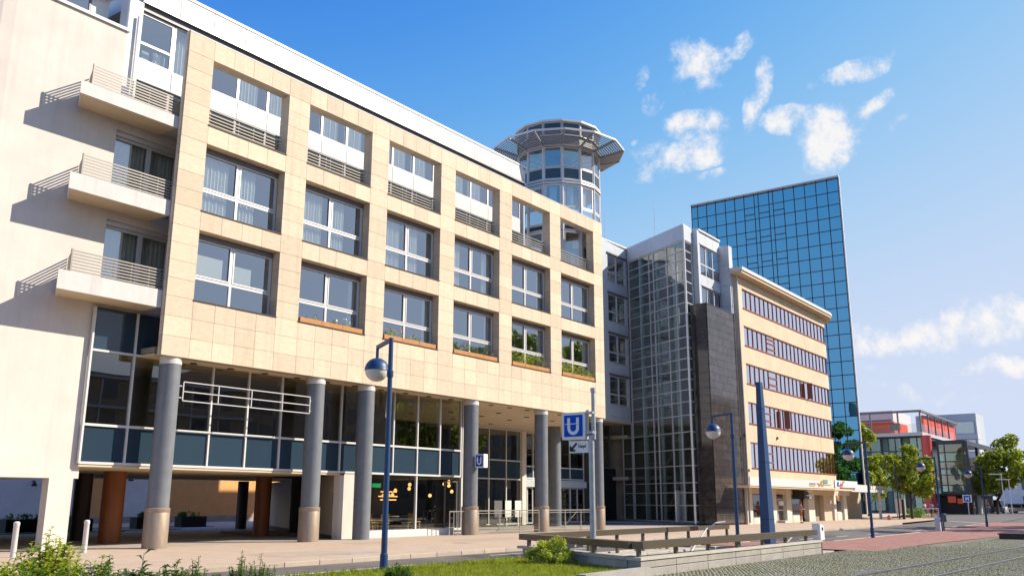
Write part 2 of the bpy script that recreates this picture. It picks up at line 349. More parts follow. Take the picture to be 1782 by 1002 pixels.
def piece(name, size, c, m, parent, ch=.006, rz=0.0):
    """one of many alike pieces: shares its chamfered block mesh"""
    key = (name, tuple(round(q, 3) for q in size), m, ch)
    if key not in _pc:
        hx, hy, hz = (q/2 for q in size); b = MB()
        if ch <= 0: b.box((-hx, -hy, -hz), (hx, hy, hz))
        else:
            # front (-y) edges chamfered
            V = [(-hx, hy, -hz), (hx, hy, -hz), (hx, hy, hz), (-hx, hy, hz), (-hx, -hy+ch, -hz), (hx, -hy+ch, -hz), (hx, -hy+ch, hz), (-hx, -hy+ch, hz),
                 (-hx+ch, -hy, -hz+ch), (hx-ch, -hy, -hz+ch), (hx-ch, -hy, hz-ch), (-hx+ch, -hy, hz-ch)]
            b.add(V, [(0, 3, 2, 1), (0, 1, 5, 4), (1, 2, 6, 5), (2, 3, 7, 6), (3, 0, 4, 7), (4, 5, 9, 8), (5, 6, 10, 9), (6, 7, 11, 10), (7, 4, 8, 11), (8, 9, 10, 11)])
        me = bpy.data.meshes.new(name); me.from_pydata(b.v, [], b.f); me.materials.append(M[m]); _pc[key] = me
    o = bpy.data.objects.new(name, _pc[key]); col.objects.link(o); o.parent = parent
    o.location = tuple(np.array(c, float)-wl(parent)); o.rotation_euler = (0, 0, rz)
    return o
def copy_tree(o, parent=None):
    c = o.copy(); col.objects.link(c); c.parent = parent
    for ch in o.children: copy_tree(ch, c)
    return c
def frame_window(name, parent, P0, U, wd, z0, z1, xs, zs, mf, mg, fw=.07, fd=.09, mul=None, Nn=None, skip=(), gd=.03):
    """a glazed opening in the plane through P0 along U: one frame mesh, each pane a child. xs, zs: inner bar positions"""
    P0 = np.array([P0[0], P0[1], 0.0]); U = np.array([U[0], U[1], 0.0]); U /= np.linalg.norm(U)
    Nn = np.array([U[1], -U[0], 0.0]) if Nn is None else np.array(Nn, float)
    mul = mul or fw*.8; b = MB()
    def bx(u0, u1, a0, a1, d0=0.0, d1=None):
        d1 = -fd if d1 is None else d1
        c = P0+U*(u0+u1)/2+Nn*(d0+d1)/2+A(0, 0, (a0+a1)/2)
        b.obox(c, U*(u1-u0), Nn*(d1-d0), A(0, 0, a1-a0))
    bx(0, fw, z0, z1); bx(wd-fw, wd, z0, z1); bx(fw, wd-fw, z0, z0+fw); bx(fw, wd-fw, z1-fw, z1)
    ux = [0]+list(xs)+[wd]; uz = [z0]+list(zs)+[z1]
    for q in xs: bx(q-mul/2, q+mul/2, z0+fw, z1-fw, .002, -fd+.002)
    for q in zs:
        for i in range(len(ux)-1):
            l = ux[i]+(fw if i == 0 else mul/2); r = ux[i+1]-(fw if i == len(ux)-2 else mul/2)
            bx(l, r, q-mul/2, q+mul/2, -.002, -fd-.002)
    o = b.build(name, mf, parent)
    for i in range(len(ux)-1):
        for j in range(len(uz)-1):
            if (i, j) in skip: continue
            l = ux[i]+(fw if i == 0 else mul/2); r = ux[i+1]-(fw if i == len(ux)-2 else mul/2)
            lo = uz[j]+(fw if j == 0 else mul/2); hi = uz[j+1]-(fw if j == len(uz)-2 else mul/2)
            g = MB(); c = P0+U*(l+r)/2-Nn*(fd*.5)+A(0, 0, (lo+hi)/2)
            g.obox(c, U*(r-l), Nn*.012, A(0, 0, hi-lo)); g.build('pane', mg(i, j) if callable(mg) else mg, o)
    return o
def wavy(name, parent, x0, x1, z0, z1, y, m='curtain', amp=.05, wl_=.16):
    b = MB(); n = max(4, int((x1-x0)/wl_*4)); V = []
    for i in range(n+1):
        x = x0+(x1-x0)*i/n; yy = y+amp*math.sin(i*math.pi/2+.6*math.sin(i*.7))
        V += [(x, yy, z0), (x, yy, z1)]
    b.add(V, [(2*i, 2*i+2, 2*i+3, 2*i+1) for i in range(n)])
    return b.build(name, m, parent, smooth=True)

def text_mesh(name, body, size, ext, m, parent, space=1.0):
    cu = bpy.data.curves.new(name, 'FONT'); cu.body = body; cu.size = size; cu.extrude = ext; cu.space_character = space
    t = bpy.data.objects.new(name, cu); col.objects.link(t); bpy.context.view_layer.update()
    me = bpy.data.meshes.new_from_object(t.evaluated_get(bpy.context.evaluated_depsgraph_get())); bpy.data.objects.remove(t); bpy.data.curves.remove(cu)
    me.materials.clear(); me.materials.append(M[m]); o = bpy.data.objects.new(name, me); col.objects.link(o); o.parent = parent
    return o
# ------------------------------------------------------------------ ground
def sheet(name, xs, yfun, m, dz, ny=6, kind='structure', mats=None):
    """a sheet following the ground: xs list of x, yfun(x) -> (y0, y1)"""
    b = MB(); V = []
    for x in xs:
        y0, y1 = yfun(x)
        for j in range(ny+1):
            y = y0+(y1-y0)*j/ny; V.append((x, y, gz(x, y)+dz))
    k = ny+1
    b.add(V, [(i*k+j, (i+1)*k+j, (i+1)*k+j+1, i*k+j+1) for i in range(len(xs)-1) for j in range(ny)])
    o = b.build(name, m, smooth=True)
    if kind: o['kind'] = kind
    return o
b = MB(); g = [-900, -300, -100, -40, -20]+list(range(-10, 130, 5))+[140, 160, 200, 300, 600, 1500]; gy = [-900, -300, -100, -60, -40, -30]+list(range(-26, 4, 2))+[10, 30, 60, 120, 400, 1200]
V = [(x, y, gz(x, y)-.16) for x in g for y in gy]; k = len(gy)
# open over the stairway shaft
b.add(V, [(i*k+j, (i+1)*k+j, (i+1)*k+j+1, i*k+j+1) for i in range(len(g)-1) for j in range(k-1) if not (20 <= g[i] < 35 and -16 <= gy[j] < -12)])
ground = b.build('ground', 'asphalt', smooth=True); ground['kind'] = 'structure'
XS = list(range(-8, 112, 3))
YK = -8.3                                                     # pavement kerb line
def ykerb(x): return YK + (0 if x < 70 else (x-70)*.06)
pave = sheet('pavement', XS, lambda x: (ykerb(x)+.16, 1.32 if x < 62 else 2.0), 'pave', 0.0, 8)
sheet('passage_floor', [-8, 4, 12, 18, 24, 30, 36, 42, 50, 58, 66], lambda x: (1.328, 40.0), 'pave_dark', -.004, 12)
# side of the kerb and its stones
for i in range(64):
    x = 6+i*1.2; y = ykerb(x)
    if x > 82: break
    piece('kerb_stone', (1.19, .16, .22), (x, y+.08, gz(x, y)-.10), 'kerb', pave, .012)
def yR(x): return -11.25-.75*(1-ss((x-19.5)/4.0))-2.95*ss((x-37)/7.0)+.045*max(0, x-44)
road = sheet('road', list(range(-8, 100, 3))+[100, 110, 125, 150, 200, 300], lambda x: (yR(x)-.1, ykerb(x) if x < 100 else 3+.05*x), 'asphalt', -.115, 10)
def strip(name, pts, wd, m, dz, parent=None):
    b = MB()
    for (p, q) in pts:
        n = max(1, int(np.hypot(q[0]-p[0], q[1]-p[1])/2)); d = A(q[0]-p[0], q[1]-p[1]); l = np.hypot(*d); nn = A(-d[1], d[0])/l*wd/2
        for i in range(n):
            a = A(*p)+d*i/n; c = A(*p)+d*(i+1)/n; Q = [a-nn, c-nn, c+nn, a+nn]
            b.add([(x, y, gz(x, y)+dz) for x, y in Q], [(0, 1, 2, 3)])
    return b.build(name, m, parent)
strip('lane_marking', [((8, -10.05), (19.5, -9.8))], .14, 'roadpaint', -.109, road)
strip('lane_marking', [((9, -11.05), (22.5, -11.0))], .14, 'roadpaint', -.109, road)
strip('lane_marking', [((x, -11.4), (x+2.2, -11.4)) for x in range(34, 96, 6)], .16, 'roadpaint', -.109, road)
strip('lane_marking', [((24, -9.0), (31, -8.95))], .10, 'roadpaint', -.109, road)
strip('stop_line', [((96, -13.5), (103, -4.0))], .9, 'roadpaint', -.105, road)
sheet('far_pavement', [108, 112, 120, 135, 160, 200, 260], lambda x: (1.5+.02*(x-108), 16), 'pave', .02, 4)
for (x, y, sx, sy, m) in [(23, -9.6, 5.5, 1.0, 'asphalt_new'), (44, -11.5, 9, 1.2, 'asphalt_new'), (12, -10.9, 4, .8, 'asphalt_new')]:
    b = MB(); n = 5; V = [(x+sx*i/n, y+sy*j, gz(x+sx*i/n, y+sy*j)-.110) for i in range(n+1) for j in (0, 1)]; b.add(V, [(2*i, 2*i+2, 2*i+3, 2*i+1) for i in range(n)]); b.build('tar_patch', m, road)
for (x, y, sx, sy) in [(17.5, -6.9, 3.2, 2.2), (29, -4.2, 4.5, 1.6), (24.5, -2.6, 2.2, 1.2), (38, -6.2, 6, 1.3)]:
    b = MB(); b.add([(x, y, gz(x, y)+.004), (x+sx, y+.1, gz(x+sx, y+.1)+.004), (x+sx-.1, y+sy, gz(x, y+sy)+.004), (x+.1, y+sy, gz(x, y+sy)+.004)], [(0, 1, 2, 3)]); b.build('paving_patch', 'pave_patch', pave)
# manhole covers and pavement slab lines
for (x, y, sx, sy) in [(19.6, -7.2, 1.5, .9), (27.5, -5.2, .7, .7), (34.5, -3.4, .6, .6)]:
    b = MB(); b.box((x, y, gz(x, y)-.01), (x+sx, y+sy, gz(x, y)+.006)); o = b.build('manhole_cover', 'concrete', pave)
# red paved strip and tram bed
redp = sheet('red_paving', list(range(35, 101, 2)), lambda x: (-18.2 if x < 40 else -18.2-.03*(x-40), yR(x)), 'redpave', .0, 6)
b = MB()
for i in range(70):
    x = 5+i*1.2; y = yR(x)
    if x > 96: break
    piece('kerb_stone', (1.19, .16, .2), (x, y+.08, gz(x, y)-.09), 'kerb', redp, .012)
tram = sheet('tram_bed', [2, 10, 18, 24, 30, 34.99, 35]+list(range(38, 130, 4)), lambda x: (-34, -18.2 if x > 34.995 else -16.95), 'joint', -.02, 6)
# setts of the tram bed, laid one by one, mossy joints between
b = MB(); s = .115
def cobbles(x0, x1, y0, y1, st):
    xs = np.arange(x0, x1, st)
    V = []; F = []; k = 0
    for i, x in enumerate(xs):
        for y in np.arange(y0+(i % 2)*st*.5, y1, st*1.02):
            if (x > 34.95 and y > -18.15) or (x < 19.6 and y > -17.3) or abs(y-RAIL1(x)) < .13 or abs(y-RAIL2(x)) < .13 or abs(y-RAIL3(x)) < .13: continue
            h = gz(x, y)+.0+rng.normal(0, .003); a = st*.5*(.84+rng.random()*.1); c = a*.72
            jx, jy = rng.normal(0, .011, 2); X, Y = x+jx, y+jy
            V += [(X-a, Y-a, h-.02), (X+a, Y-a, h-.02), (X+a, Y+a, h-.02), (X-a, Y+a, h-.02), (X-c, Y-c, h+.004), (X+c, Y-c, h+.004), (X+c, Y+c, h+.004), (X-c, Y+c, h+.004)]
            F += [(k+4, k+5, k+6, k+7), (k, k+1, k+5, k+4), (k+1, k+2, k+6, k+5), (k+2, k+3, k+7, k+6), (k+3, k, k+4, k+7)]; k += 8
    return V, F
def RAIL1(x): return -20.75-.048*(x-20.5)
def RAIL2(x): return RAIL1(x)-1.44
def RAIL3(x): return RAIL1(x)-4.4
V1, F1 = cobbles(17.5, 40, -25.4, -17.05, .105)
me = bpy.data.meshes.new('cobblestones'); me.from_pydata(V1, [], F1); me.materials.append(M['cobble'])
o = bpy.data.objects.new('cobblestones', me); col.objects.link(o); o['kind'] = 'stuff'
V1, F1 = cobbles(40, 75, -25.4, -19.3, .2)
me = bpy.data.meshes.new('cobblestones'); me.from_pydata(V1, [], F1); me.materials.append(M['cobble'])
o = bpy.data.objects.new('cobblestones', me); col.objects.link(o); o['kind'] = 'stuff'
for rf in (RAIL1, RAIL2, RAIL3):
    b = MB()
    for x in range(8, 110, 3):
        p, q = A(x, rf(x), gz(x, rf(x))+.004), A(x+3, rf(x+3), gz(x+3, rf(x+3))+.004)
        b.bar(p, q, .07, .03); b.bar(p+A(0, .075, -.012), q+A(0, .075, -.012), .03, .02)
    o = b.build('tram_rail', 'rail', tram)
b = MB(); x, y = 51.5, -20.3
b.box((x, y-4.5, gz(x, y)-.05), (x+1.6, y+.8, gz(x, y)+.22)); b.box((x-.05, y-4.5, gz(x, y)+.22), (x+1.65, y+.85, gz(x, y)+.28))
o = b.build('tram_platform_end', 'darkbrown'); tag(o, 'low dark brown platform end lying on the mossy tram bed', 'platform edge')

# ------------------------------------------------------------------ stone faced building
ST = thing('stone_building', 'long cream stone building on blue-grey columns with a grid of deep square openings', 'building', (32, 0, 0))
OX = [18.44+4.735*i for i in range(6)]; OW = 3.64
PX0, PX1 = 17.36, 46.8
ZB, ZT = 6.34, 18.39
OZ = [(8.42, 10.99), (11.73, 14.30), (15.04, 17.62)]
courses = []                                                   # (z0, z1, kind)  kind: 'full' or opening row
def split(z0, z1, n): return [(z0+(z1-z0)*i/n, z0+(z1-z0)*(i+1)/n) for i in range(n)]
for q in split(ZB, 8.42, 3): courses.append((*q, True))
for r in range(3):
    for q in split(*OZ[r], 4): courses.append((*q, False))
    nz_ = OZ[r+1][0] if r < 2 else ZT
    courses.append((OZ[r][1], nz_, True))
piers = [(PX0, OX[0])]+[(OX[i]+OW, OX[i+1]) for i in range(5)]+[(OX[5]+OW, PX1)]
JT = .007
for (z0, z1, full) in courses:
    cols_ = list(piers)
    if full:
        for x in OX: cols_ += [(x+OW*k/4, x+OW*(k+1)/4) for k in range(4)]
    for (x0, x1) in cols_:
        piece('facing_stone', (x1-x0-JT, .05, z1-z0-JT), ((x0+x1)/2, .025+random.uniform(-.002, .002), (z0+z1)/2), 'stone', ST, .004)
b = MB()
for (x0, x1) in piers: b.box((x0+.035, .056, ZB+.01), (x1-.035, .47 if x0 > PX0+.1 else .20, ZT-.02))
for (z0, z1) in [(ZB+.01, 8.42), (10.99, 11.73), (14.30, 15.04), (17.62, ZT-.02)]:
    for x in OX: b.box((x-.035, .06, z0+.035 if z0 > 7 else z0), (x+OW+.035, .466, z1-.035))
b.build('frame_core', 'mortar', ST)
for r, (z0, z1) in enumerate(OZ):
    dp = .50 if r == 2 else .40
    for x in OX:
        for k in range(4):
            piece('soffit_stone', (OW/4-JT, dp-.052, .03), (x+OW*(k+.5)/4, .052+(dp-.052)/2, z1+.016), 'stone', ST, 0)
            a, c = split(z0, z1, 4)[k]
            for xx in (x-.016, x+OW+.016): piece('jamb_stone', (.03, dp-.052, c-a-JT), (xx, .052+(dp-.052)/2, (a+c)/2), 'stone', ST, 0)
        b = MB(); b.box((x-.02, -.035, z0-.028), (x+OW+.02, .46, z0+.004)); b.build('window_sill', 'darkbrown', ST)
b = MB(); b.box((PX0, -.01, ZT-.012), (PX0+.9, .21, ZT+.03)); b.box((PX0+.9, -.01, ZT-.012), (PX1, .5, ZT+.03)); b.build('coping', 'panel_white', ST)
# side stones of the end piers
for q0, q1, _ in courses:
    piece('side_stone', (.03, .145, q1-q0-JT), (PX0-.004, .126, (q0+q1)/2), 'stone', ST, 0); piece('side_stone', (.03, .42, q1-q0-JT), (PX1+.004, .262, (q0+q1)/2), 'stone', ST, 0)
# windows of the two lower rows
def big_window(x, z0, z1, style):
    y = .41
    o = frame_window('window', ST, (x+.01, y), (1, 0), OW-.02, z0+.01, z1-.01, [(OW-.02)*.485], [z0+(z1-z0)*.36], 'alu', 'glass', fw=.085, fd=.08, mul=.11)
    b = MB()
    for (u0, u1) in ((.09, .485*OW-.06), (.485*OW+.05, OW-.11)):
        a0, a1 = z0+(z1-z0)*.36+.055, z1-.21
        b.box((x+u0, y-.02, a0), (x+u0+.055, y+.02, a1)); b.box((x+u1-.055, y-.02, a0), (x+u1, y+.02, a1))
        b.box((x+u0+.055, y-.02, a0), (x+u1-.055, y+.02, a0+.055)); b.box((x+u0+.055, y-.02, a1-.055), (x+u1-.055, y+.02, a1))
    b.build('sash', 'alu', o)
    b = MB(); b.box((x+.02, y-.045, z1-.2), (x+OW-.02, y-.004, z1-.012)); b.build('shutter_box', 'alu_dark', o)  # blind box; its dark colour also paints the shade under the opening head
    if style == 'curtain':
        for (u0, u1) in ((.12, 1.45), (1.95, 2.75)): wavy('curtain', o, x+u0, x+u1, z0+.1, z1-.2, y+.22, amp=.04, wl_=.15)
    elif style == 'curtain2':
        wavy('curtain', o, x+.12, x+1.1, z0+.1, z1-.2, y+.22, amp=.04); wavy('curtain', o, x+2.9, x+3.5, z0+.1, z1-.2, y+.22, amp=.04)
    elif style == 'blind':
        b = MB(); zb = z0+(z1-z0)*.42
        b.box((x+.15, y+.12, zb), (x+1.45, y+.14, z1-.75)); b.box((x+1.95, y+.12, zb-.02), (x+2.75, y+.14, z1-.85)); b.build('blind', 'blind', o)
    else:
        wavy('curtain', o, x+3.2, x+3.56, z0+.1, z1-.2, y+.25, amp=.03)
    return o
st1 = ['curtain', 'curtain', 'curtain', 'curtain2', 'side', 'side']; st0 = ['blind', 'side', 'side', 'side', 'side', 'side']
for i, x in enumerate(OX):
    big_window(x, *OZ[1], st1[i]); big_window(x, *OZ[0], st0[i])
# storeys behind: floors, party walls and a back wall
for (z, d) in [(8.22, 12), (11.52, 12)]:
    b = MB(); b.box((18.45, .50, z-.16), (46.6, d, z+.0)); b.build('floor_slab', 'inner', ST)
b = MB(); b.box((15.8, .52, 14.70), (46.7, 14, 14.92)); b.build('terrace_slab', 'panel_grey', ST)
b = MB()
for x in [OX[i]+OW+.45 for i in range(5)]+[46.45]: b.box((x, .50, 8.23), (x+.12, 5.6, 14.68))
b.box((18.36, .48, 6.7), (18.44, 5.6, 14.68)); b.box((17.5, 5.6, 8.23), (46.6, 5.75, 14.68)); b.build('inner_wall', 'inner', ST)
b = MB(); b.box((17.4, .48, 6.47), (46.75, 12, 6.66)); b.build('lower_floor', 'inner', ST)
# set back penthouse
MODU = 1.5783; mods = [18.578+MODU*k for k in range(-1, 16)]
mods = [x for x in mods if x < 42.7]
for k in range(len(mods)-1):
    x0, x1 = mods[k], mods[k+1]
    piece('spandrel_panel', (x1-x0-.02, .06, .80), ((x0+x1)/2, 3.0, 17.62), 'panel_white', ST, .006)
    piece('cornice_panel', (x1-x0-.015, .10, .90), ((x0+x1)/2, 2.80, 20.87), 'panel_white', ST, .008)
    if k > 0: frame_window('window', ST, (x0, 3.0), (1, 0), x1-x0, 18.04, 20.08, [], [], 'alu', 'glass', fw=.06)
    frame_window('terrace_door', ST, (x0, 3.05), (1, 0), x1-x0, 14.93, 17.2, [], [], 'alu_dark', 'glass', fw=.05)
o = frame_window('window', ST, (16.95, 3.0), (1, 0), 1.60, 18.04, 20.08, [], [18.79], 'alu', 'glass', fw=.10, mul=.10)
wavy('curtain', o, 17.9, 18.45, 18.1, 18.75, 3.3); 
b = MB(); b.box((17.45, 3.35, 18.1), (17.75, 3.40, 18.68)); b.build('paper_sheet', 'blind', o)
for k in range(1, len(mods)-1):
    if k % 3 != 2: wavy('curtain', ST, mods[k]+.12, mods[k+1]-.3, 18.08, 20.0, 3.35)
b = MB(); b.box((16.9, 2.9, 20.1), (42.6, 3.2, 20.40)); b.build('slot_shade', 'alu_dark', ST)  # dark colour paints the shade in the slot below the cornice
b = MB(); b.box((16.9, 2.72, 21.33), (42.62, 18.2, 21.45)); b.build('roof', 'white_metal', ST)  # carried back unseen so its shade covers the courtyard wall
b = MB(); b.box((16.9, 17.9, 2.7), (60, 18.15, 21.32)); b.build('unseen_rear_wall', 'beige_wall', ST)  # unseen wall added to keep the sun off the courtyard wall
b = MB(); b.box((-2, 16.1, 2.7), (16.88, 16.4, 18)); b.build('unseen_rear_wall', 'beige_wall', ST)
b = MB(); b.box((16.9, 2.86, 20.42), (42.6, 14, 21.32)); b.box((42.5, 2.9, 14.95), (42.6, 14, 20.4)); b.build('penthouse_end', 'panel_grey', ST)
b = MB(); b.box((16.9, 7.5, 14.95), (42.4, 7.6, 20.35)); b.box((16.9, 3.1, 17.5), (42.4, 7.5, 17.62)); b.build('inner_wall', 'inner', ST)
b = MB(); b.box((16.98, 2.75, 20.355), (42.55, 2.86, 20.40)); b.build('drip_edge', 'steel', ST)
# railings in the open top row
for x in OX:
    r = MB()
    for z in (15.14, 15.27, 15.40, 15.53, 15.66, 15.83): r.bar((x+.02, .36, z), (x+OW-.02, .36, z), .035, .035)
    for u in (.3, 1.35, 1.6, 2.3, 3.35): r.bar((x+u, .40, 15.02), (x+u, .40, 15.86), .03, .03, up=(1, 0, 0))
    r.build('railing', 'rail_grey', ST)
# the soffit over the open ground floor with round downlights
b = MB(); b.prism([(17.4, .48), (46.78, .48), (46.78, 2.0), (60, 9.6), (60, 10.8), (15.75, 10.8), (15.75, 1.5), (17.4, 1.5)], ZB+.02, ZB+.10); b.build('soffit', 'soffit', ST)
for x in np.arange(19.3, 47, 1.6):
    b = MB(); b.tube((x, .95, ZB-.012), (x, .95, ZB+.01), .13, 12); b.build('downlight', 'darkbrown', ST)
for (x, y) in [(37.5, 3), (38.5, 5), (40.5, 3.2), (41.5, 5.2), (43.5, 3.4), (44.5, 5.4), (46.5, 3.6), (38, 7.5), (42, 7.8), (46, 8)]:
    b = MB(); b.tube((x, y, ZB-.012), (x, y, ZB+.01), .15, 12); b.build('downlight', 'darkbrown', ST)
b = MB(); b.prism([(46.3, 1.9), (59.8, 9.7), (59.8, 13.8), (46.3, 13.8)], ZB+.12, 14.6); b.build('sun_block_wing', 'panel_grey', ST)  # unseen mass added to block the sun from the recessed entrance
# round columns: shaft, steel sleeve, pale head ring
for i, x in enumerate([18.03, 24.64, 27.47, 34.62, 40.65, 46.45]):
    y = .42; b = MB(); b.lathe([(.36, 0.0), (.36, 6.1)], (x, y, 0), 28)
    c = b.build('column', 'col_blue', ST, smooth=True)
    b = MB(); b.lathe([(.362, 6.1), (.375, 6.11), (.375, ZB+.03), (.36, ZB+.03)], (x, y, 0), 28); b.build('head_ring', 'panel_white', c, smooth=True)
    if i != 2:
        b = MB(); b.lathe([(.405, -.05), (.405, 1.14), (.40, 1.15), (.408, 1.16), (.408, 1.29), (.37, 1.31)], (x, y, 0), 28); b.build('sleeve', 'sleeve', c, smooth=True)
# curtain wall on the first floor
GX = [15.60, 17.16, 18.76, 20.38, 22.02, 23.64, 25.25, 26.87, 28.48, 30.09, 31.70, 33.30, 34.86]
YG = 1.3
CW = MB()
for x in GX: CW.bar((x, YG-.02, 2.70), (x, YG-.02, 6.36 if x > 18 else 7.85), .065, .12, up=(0, 1, 0))
for z in (2.72, 3.95): CW.bar((GX[0], YG-.022, z), (GX[-1], YG-.022, z), .115, .08, up=(0, 0, 1))
CW.bar((GX[0], YG-.022, 6.40), (18.0, YG-.022, 6.40), .115, .07)
cw = CW.build('curtain_wall', 'white_metal', ST)
for i in range(len(GX)-1):
    x0, x1 = GX[i]+.034, GX[i+1]-.034
    piece('spandrel_pane', (x1-x0, .02, 1.14), ((x0+x1)/2, YG, 3.335), 'spandrel', cw, 0)
    b = MB(); b.box((x0, YG-.006, 3.99), (x1, YG+.006, 6.36)); b.build('pane', 'glass_low', cw)
    if i < 2: piece('upper_pane', (x1-x0, .02, 1.42), ((x0+x1)/2, YG, 7.145), 'spandrel', cw, 0)
b = MB(); b.box((15.6, 6.0, 2.9), (35.2, 6.1, 6.3)); b.build('inner_wall', 'inner', ST)
b = MB(); b.box((15.75, YG+.15, 3.72), (34.9, 10.5, 3.86)); b.build('inner_floor', 'inner_floor', ST)
b = MB(); b.box((16.4, 1.5, 3.88), (17.3, 2.0, 4.02)); b.box((17.5, 1.5, 3.88), (18.6, 2.0, 4.03)); b.build('window_ledge', 'blind', ST)
b = MB(); b.box((15.6, YG-.05, 2.60), (27.2, 16.0, 2.668)); b.build('passage_soffit', 'soffit', ST)
b = MB(); b.box((35.0, YG-.06, 0), (35.28, YG+.2, 6.34)); b.build('corner_post', 'panel_white', ST)
# thin sign frame of square tubes between the first two columns
b = MB()
for z in (5.55, 5.22, 4.90): b.bar((18.5, .25, z), (24.22, .25, z), .03, .03)
for x in (18.5, 19.95, 21.4, 22.85, 24.22): b.bar((x, .25, 4.90), (x, .25, 5.55), .03, .03, up=(0, 1, 0))
for z in (5.4, 5.0): b.bar((18.36, .28, z), (18.5, .28, z), .03, .03); b.bar((24.22, .28, z), (24.4, .28, z), .03, .03)
o = b.build('tube_frame', 'panel_white'); tag(o, 'empty white tube frame fixed between the first two columns', 'frame')
# lobby cable loop hanging from the soffit
b = MB(); b.path([(29.35, 1.0, 6.33), (29.3, 1.0, 5.6), (29.28, 1.0, 5.2), (29.45, 1.0, 4.95), (29.62, 1.0, 5.05), (29.62, 1.0, 6.0)], .018, 6); b.box((29.42, .96, 5.75), (29.62, 1.04, 6.33))
o = b.build('cable_loop', 'white_metal'); tag(o, 'white cable loop hanging under the soffit beside the third column', 'cable')
# ---- ground floor: white pier, angled passage wall, restaurant glass
b = MB(); b.box((26.95, YG-.05, 0), (28.05, YG+.3, 2.66)); b.build('pier', 'plaster', ST)
b = MB(); d = A(38.0-27.0, 20-1.5); n_ = A(-d[1], d[0])/np.hypot(*d)*.25
b.prism([(27.05, 1.56), (38, 20), (38-n_[0], 20-n_[1]), (27.6, 1.56)], 0, 2.6); b.build('passage_wall', 'beige_wall', ST)
b = MB(); b.prism([(27.0, 1.6), (37.95, 20.1), (37.9, 20.1), (26.95, 1.6)], 0, .14); b.build('skirting', 'darkbrown', ST)
# house number on the passage wall near the pier
for k, ch in enumerate('25'):
    o = text_mesh('house_number', ch, .34, .008, 'ink', ST)
    p = A(27.05, 1.56)+d/np.hypot(*d)*.55+n_/np.hypot(*n_)*.02; o.location = (p[0]-32, p[1], 1.62-.24*k)
    o.rotation_euler = (R_(90), 0, math.atan2(d[1], d[0])-R_(180))
rw = MB(); RX = [28.05, 31.70, 34.95]
for x in RX: rw.bar((x, YG-.02, .26), (x, YG-.02, 2.66), .07, .12, up=(0, 1, 0))
rw.bar((28.05, YG-.022, .28), (34.95, YG-.022, .28), .115, .06); rw.box((28.05, YG-.09, 0), (34.95, YG+.1, .25))
ro = rw.build('shop_front', 'white_metal', ST)
for a, c in ((28.09, 31.66), (31.74, 34.9)):
    b = MB(); b.box((a, YG-.006, .31), (c, YG+.006, 2.66)); b.build('pane', 'glass_shop', ro)
b = MB(); b.box((33.75, YG-.045, .3), (33.8, YG+.05, 2.5)); b.box((34.6, YG-.05, .3), (34.66, YG+.05, 2.5)); b.box((33.8, YG-.05, 2.44), (34.6, YG+.05, 2.5)); b.build('door_frame', 'alu_dark', ro)
b = MB(); b.box((28.0, YG+.2, .01), (35.0, 10.5, .12)); b.build('inner_floor', 'inner_floor', ST)
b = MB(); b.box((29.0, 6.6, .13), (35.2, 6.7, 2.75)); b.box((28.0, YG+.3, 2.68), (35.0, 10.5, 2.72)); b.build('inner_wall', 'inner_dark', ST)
b = MB()
for z in (1.15, 1.45, 1.75, 2.05): b.box((29.6, 6.2, z), (34.0, 6.55, z+.03))
b.box((29.4, 5.6, .13), (33.6, 6.1, 1.05)); b.build('bar_counter', 'darkbrown', ST)
b = MB()
for z in (1.18, 1.48, 1.78):
    for x in np.arange(29.8, 33.9, .17):
        if random.random() < .8: b.tube((x, 6.35, z), (x, 6.35, z+random.uniform(.12, .22)), .035, 6)
b.build('bottles', ['yellow'], ST)
b = MB()
for (u0, u1, v) in ((663, 690, 855), (659, 691, 863), (662, 689, 869)):
    p, q = atY(u0, v, 6.15), atY(u1, v, 6.15); b.box((p[0], 6.12, p[2]-.03), (q[0], 6.18, p[2]+.03))
b.build('bar_light', 'warm', ST, kind='stuff')
# ---- passage: rust columns, courtyard walls
for (x, y, r, m) in [(19.1, 5.0, .40, 'rust'), (27.3, 6.6, .36, 'rust'), (33.4, 16.0, .30, 'darkbrown'), (19.9, 8.6, .34, 'darkbrown')]:
    b = MB(); b.lathe([(r, -.02), (r, 2.62)], (x, y, 0), 24); b.build('passage_column', m, ST, smooth=True)
CW_Y = 34.0
ct = thing('courtyard_wall', 'orange and white courtyard wall seen at the back of the open passage', 'wall', (40, CW_Y, 0))
xo = [(0, .0, 'white_wall'), ] 
def wallpx(u0, u1, m, ztop=4.15):
    a, c = atY(u0, 880, CW_Y)[0], atY(u1, 880, CW_Y)[0]
    b = MB(); b.box((a, CW_Y, 0), (c, CW_Y+.3, ztop)); b.build('wall_panel', m, ct)
wallpx(-260, 40, 'white_wall'); wallpx(40, 128, 'white_wall', 4.2); wallpx(128, 176, 'orange'); wallpx(176, 270, 'white_wall'); wallpx(270, 500, 'orange'); wallpx(500, 640, 'white_wall')
b = MB(); a = atY(-260, 880, CW_Y)[0]; c = atY(640, 880, CW_Y)[0]
b.box((a, CW_Y-.06, -.05), (c, CW_Y+.01, .42)); b.build('plinth', 'concrete', ct)
b = MB(); b.box((a, CW_Y+.32, 0), (c, CW_Y+8, 9)); b.build('rear_block', 'beige_wall', ct)
for (u, v) in [(136, 840), (226, 833), (58, 842)]:
    p = atY(u, v, CW_Y-.2); b = MB(); b.bar((p[0], CW_Y, p[2]+.2), (p[0], CW_Y-.35, p[2]+.2), .06, .06); b.lathe([(.05, .18), (.2, -.12), (.05, -.14)], (p[0], CW_Y-.35, p[2]), 10)
    o = b.build('wall_lamp', 'dark'); tag(o, {136: 'small dark lamp on the orange courtyard wall beside the rust column', 226: 'small dark lamp on the white courtyard wall between the first column pair', 58: 'small dark lamp on the white courtyard wall seen through the left opening'}[u], 'wall lamp', 'courtyard wall lamps')
